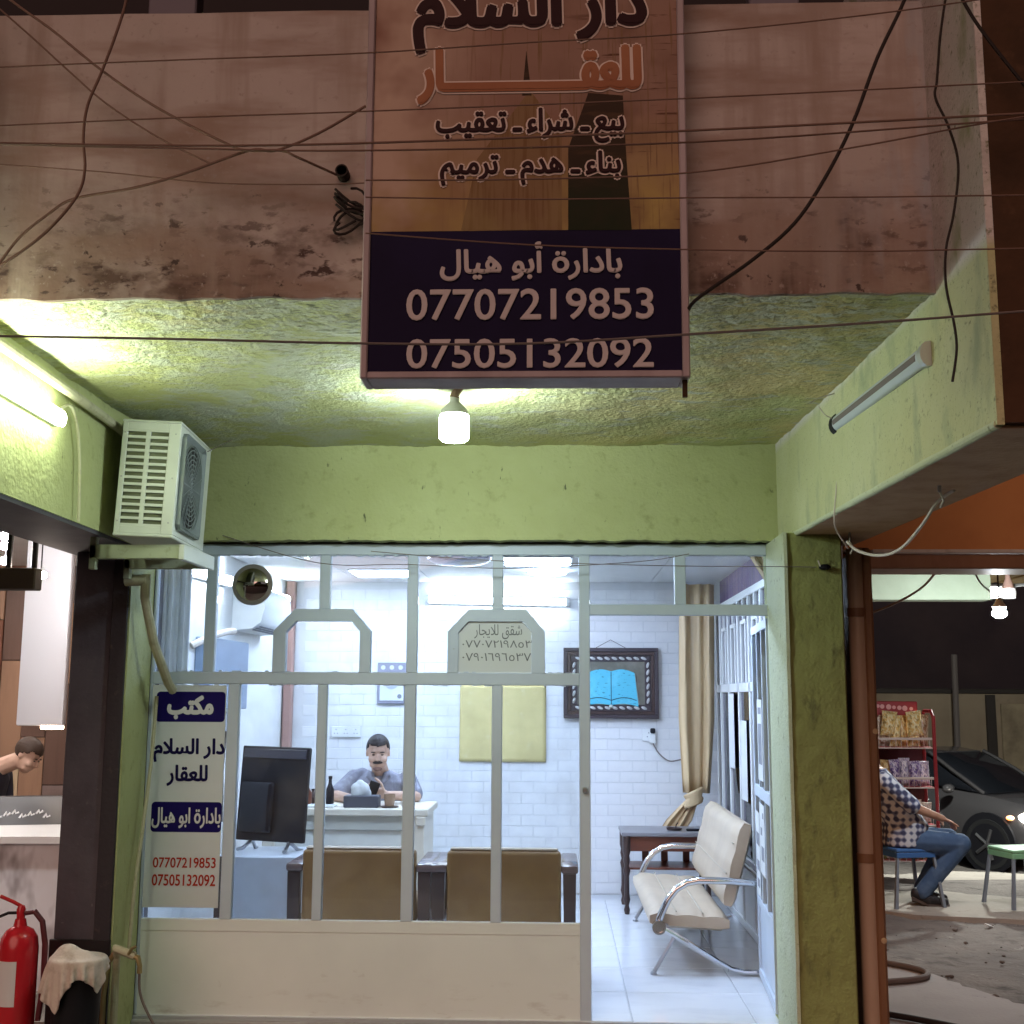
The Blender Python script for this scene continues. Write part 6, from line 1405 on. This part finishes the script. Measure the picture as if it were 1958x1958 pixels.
fc('thin level cable crossing the navy part of the sign', [(690, 440), (1000, 462), (1310, 471), (1610, 474), (1860, 470), (2100, 465)], WY, .0035)
fc('lowest long cable crossing the phone numbers on the sign', [(-200, 632), (0, 634), (340, 640), (690, 648), (1000, 648), (1310, 630), (1600, 612), (1870, 592), (2150, 570)], WY, .0055, 'cable_grey')
fc('cable sloping down from upper left into the crossing knot', [(-60, -60), (40, 15), (100, 58), (195, 135), (300, 205), (430, 272), (470, 284), (530, 284), (560, 296), (636, 330)], [3.40] * 9 + [3.5], .007, 'cable_brown')
fc('cable curving from the knot up to the sign edge', [(-10, 510), (35, 450), (90, 405), (140, 375), (250, 355), (340, 330), (470, 284), (520, 284), (600, 252), (690, 200)], 3.42, .007)
fc('vertical drooping cable at the far left of the wall', [(250, -60), (236, 10), (215, 75), (190, 140), (165, 200), (157, 260), (160, 320), (145, 370), (95, 430), (40, 475), (-30, 520)], 3.38, .0075)
fc('faint thin cable slanting across the left wall', [(-20, 0), (60, 70), (120, 125), (200, 195), (300, 260), (400, 310)], 3.46, .005)
fc('faint sagging cable low on the left wall', [(-100, 300), (0, 310), (200, 325), (400, 345), (600, 348), (690, 345)], 3.47, .0035)
fc('thick black cable swooping from the top right down to the sign foot', [(1730, -60), (1700, 15), (1655, 110), (1610, 230), (1560, 330), (1500, 420), (1420, 490), (1320, 560), (1298, 585)], [3.35] * 8 + [3.40], .0095, 'rubber')
fc('dangling cable hanging down the right fin corner', [(1790, -40), (1775, 60), (1768, 150), (1765, 185), (1790, 240), (1808, 310), (1800, 400), (1785, 470), (1785, 540), (1800, 610), (1805, 660), (1797, 720)], 3.08, .006, 'rubber')
fc('black cable crossing the dark brown fin front', [(1800, -30), (1840, 40), (1900, 120), (1990, 230)], 3.06, .008, 'rubber')
fc('thin wire crossing the top panes under the lintel', [(420, 1010), (600, 1062), (770, 1065), (960, 1072), (1200, 1060), (1300, 1045)], 5.88, .0035, 'cable_grey')
fc('thin wire tied to the right pillar across the upper panes', [(700, 1040), (900, 1056), (1120, 1064), (1300, 1068), (1470, 1069), (1540, 1070)], [5.87, 5.8, 5.75, 5.6, 5.5, 5.49], .0035, 'cable_grey')
fc('wire leading from the left air conditioner to the wall above', [(392, 852), (425, 836), (450, 825)], [5.3, 5.6, 5.87], .004, 'cable_grey')
fc('thin lead hanging from the unlit batten lamp over the beam edge', [(1585, 805), (1583, 860), (1578, 920), (1574, 975), (1578, 1000), (1600, 1035)], [4.76, 4.76, 4.76, 4.75, 4.78, 4.85], .005, 'cable_white')
fc('white cable loop hanging under the right fin', [(1598, 1022), (1620, 1040), (1660, 1048), (1700, 1035), (1740, 990), (1768, 948), (1800, 925)], [4.85, 4.8, 4.7, 4.55, 4.4, 4.3, 4.2], .010, 'cable_white')
fc('curled wire stub on the soffit near the batten lamp', [(1530, 760), (1548, 750), (1580, 742), (1592, 748), (1594, 775), (1585, 790), (1560, 785), (1545, 768)], 4.74, .004, 'cable_white')
fc('slack cable hanging across the pale green cross beam', [(1640, 1158), (1690, 1138), (1740, 1108), (1775, 1068), (1790, 1050)], [7.6, 7.6, 7.5, 7.3, 7.1], .012, 'cable_grey')
fc('short slack cable at the right of the green cross beam', [(1800, 1050), (1830, 1062), (1850, 1100), (1885, 1128)], [7.1, 7.3, 7.5, 7.7], .009, 'cable_grey')
h0 = PY(648, 330, 3.52)
wh_ = thing('wall_pipe_hole', 'round black pipe stub in the wall left of the sign', 'pipe', h0)
b = B(); b.lathe([(.020, .0), (.020, .045), (.016, .045), (.016, .006), (0, .005)], (h0.x, 3.53, h0.z), 16, 'Y'); obj('stub', b, M['rubber'], wh_)
wt_ = thing('wire_tangle', 'dark tangle of wires on the wall at the sign edge', 'cable', (h0.x + .04, 3.5, h0.z - .12), group=FG)
for k in range(7):
    c = PY(662, 372 + k * 9, 3.49); pts = [c + V((.05 * math.sin(k * 1.7 + t), -.012 * math.sin(t * 2), .028 * math.cos(k * 2.3 + t * 1.3))) for t in [q * .4 for q in range(12)]]
    b = B(); b.tube(pts, .0042, 6); obj('wire', b, M['rubber'], wt_)
ck_ = thing('cable_cleat', 'black cleat holding a wire on the right pillar', 'cleat', (1.2, 5.5, 1.99)); c = PY(1556, 1070, 5.49)
obj('knob', B().ball(c, (.028, .016, .014), 10), M['black'], ck_); obj('tie', B().tube([c + V((-.03, -.005, .03)), c + V((-.02, -.005, 0)), c], .004, 6), M['cable_white'], ck_)
for i, (u, v_) in enumerate(((1603, 1010), (1772, 912))):
    p = PZ(u, v_, 2.235); t = thing('cable_hook', ('small hook under the right fin, nearer the pillar', 'small hook under the right fin, nearer the street')[i], 'hook', p)
    obj('nail', B().tube([p + V((0, 0, .015)), p + V((0, 0, -.03))], .006, 6), M['steel'], t); obj('tie', B().tube([p + V((0, 0, -.025)), p + V((.012, 0, -.06)), p + V((0, 0, -.085))], .004, 6), M['cable_white'], t)
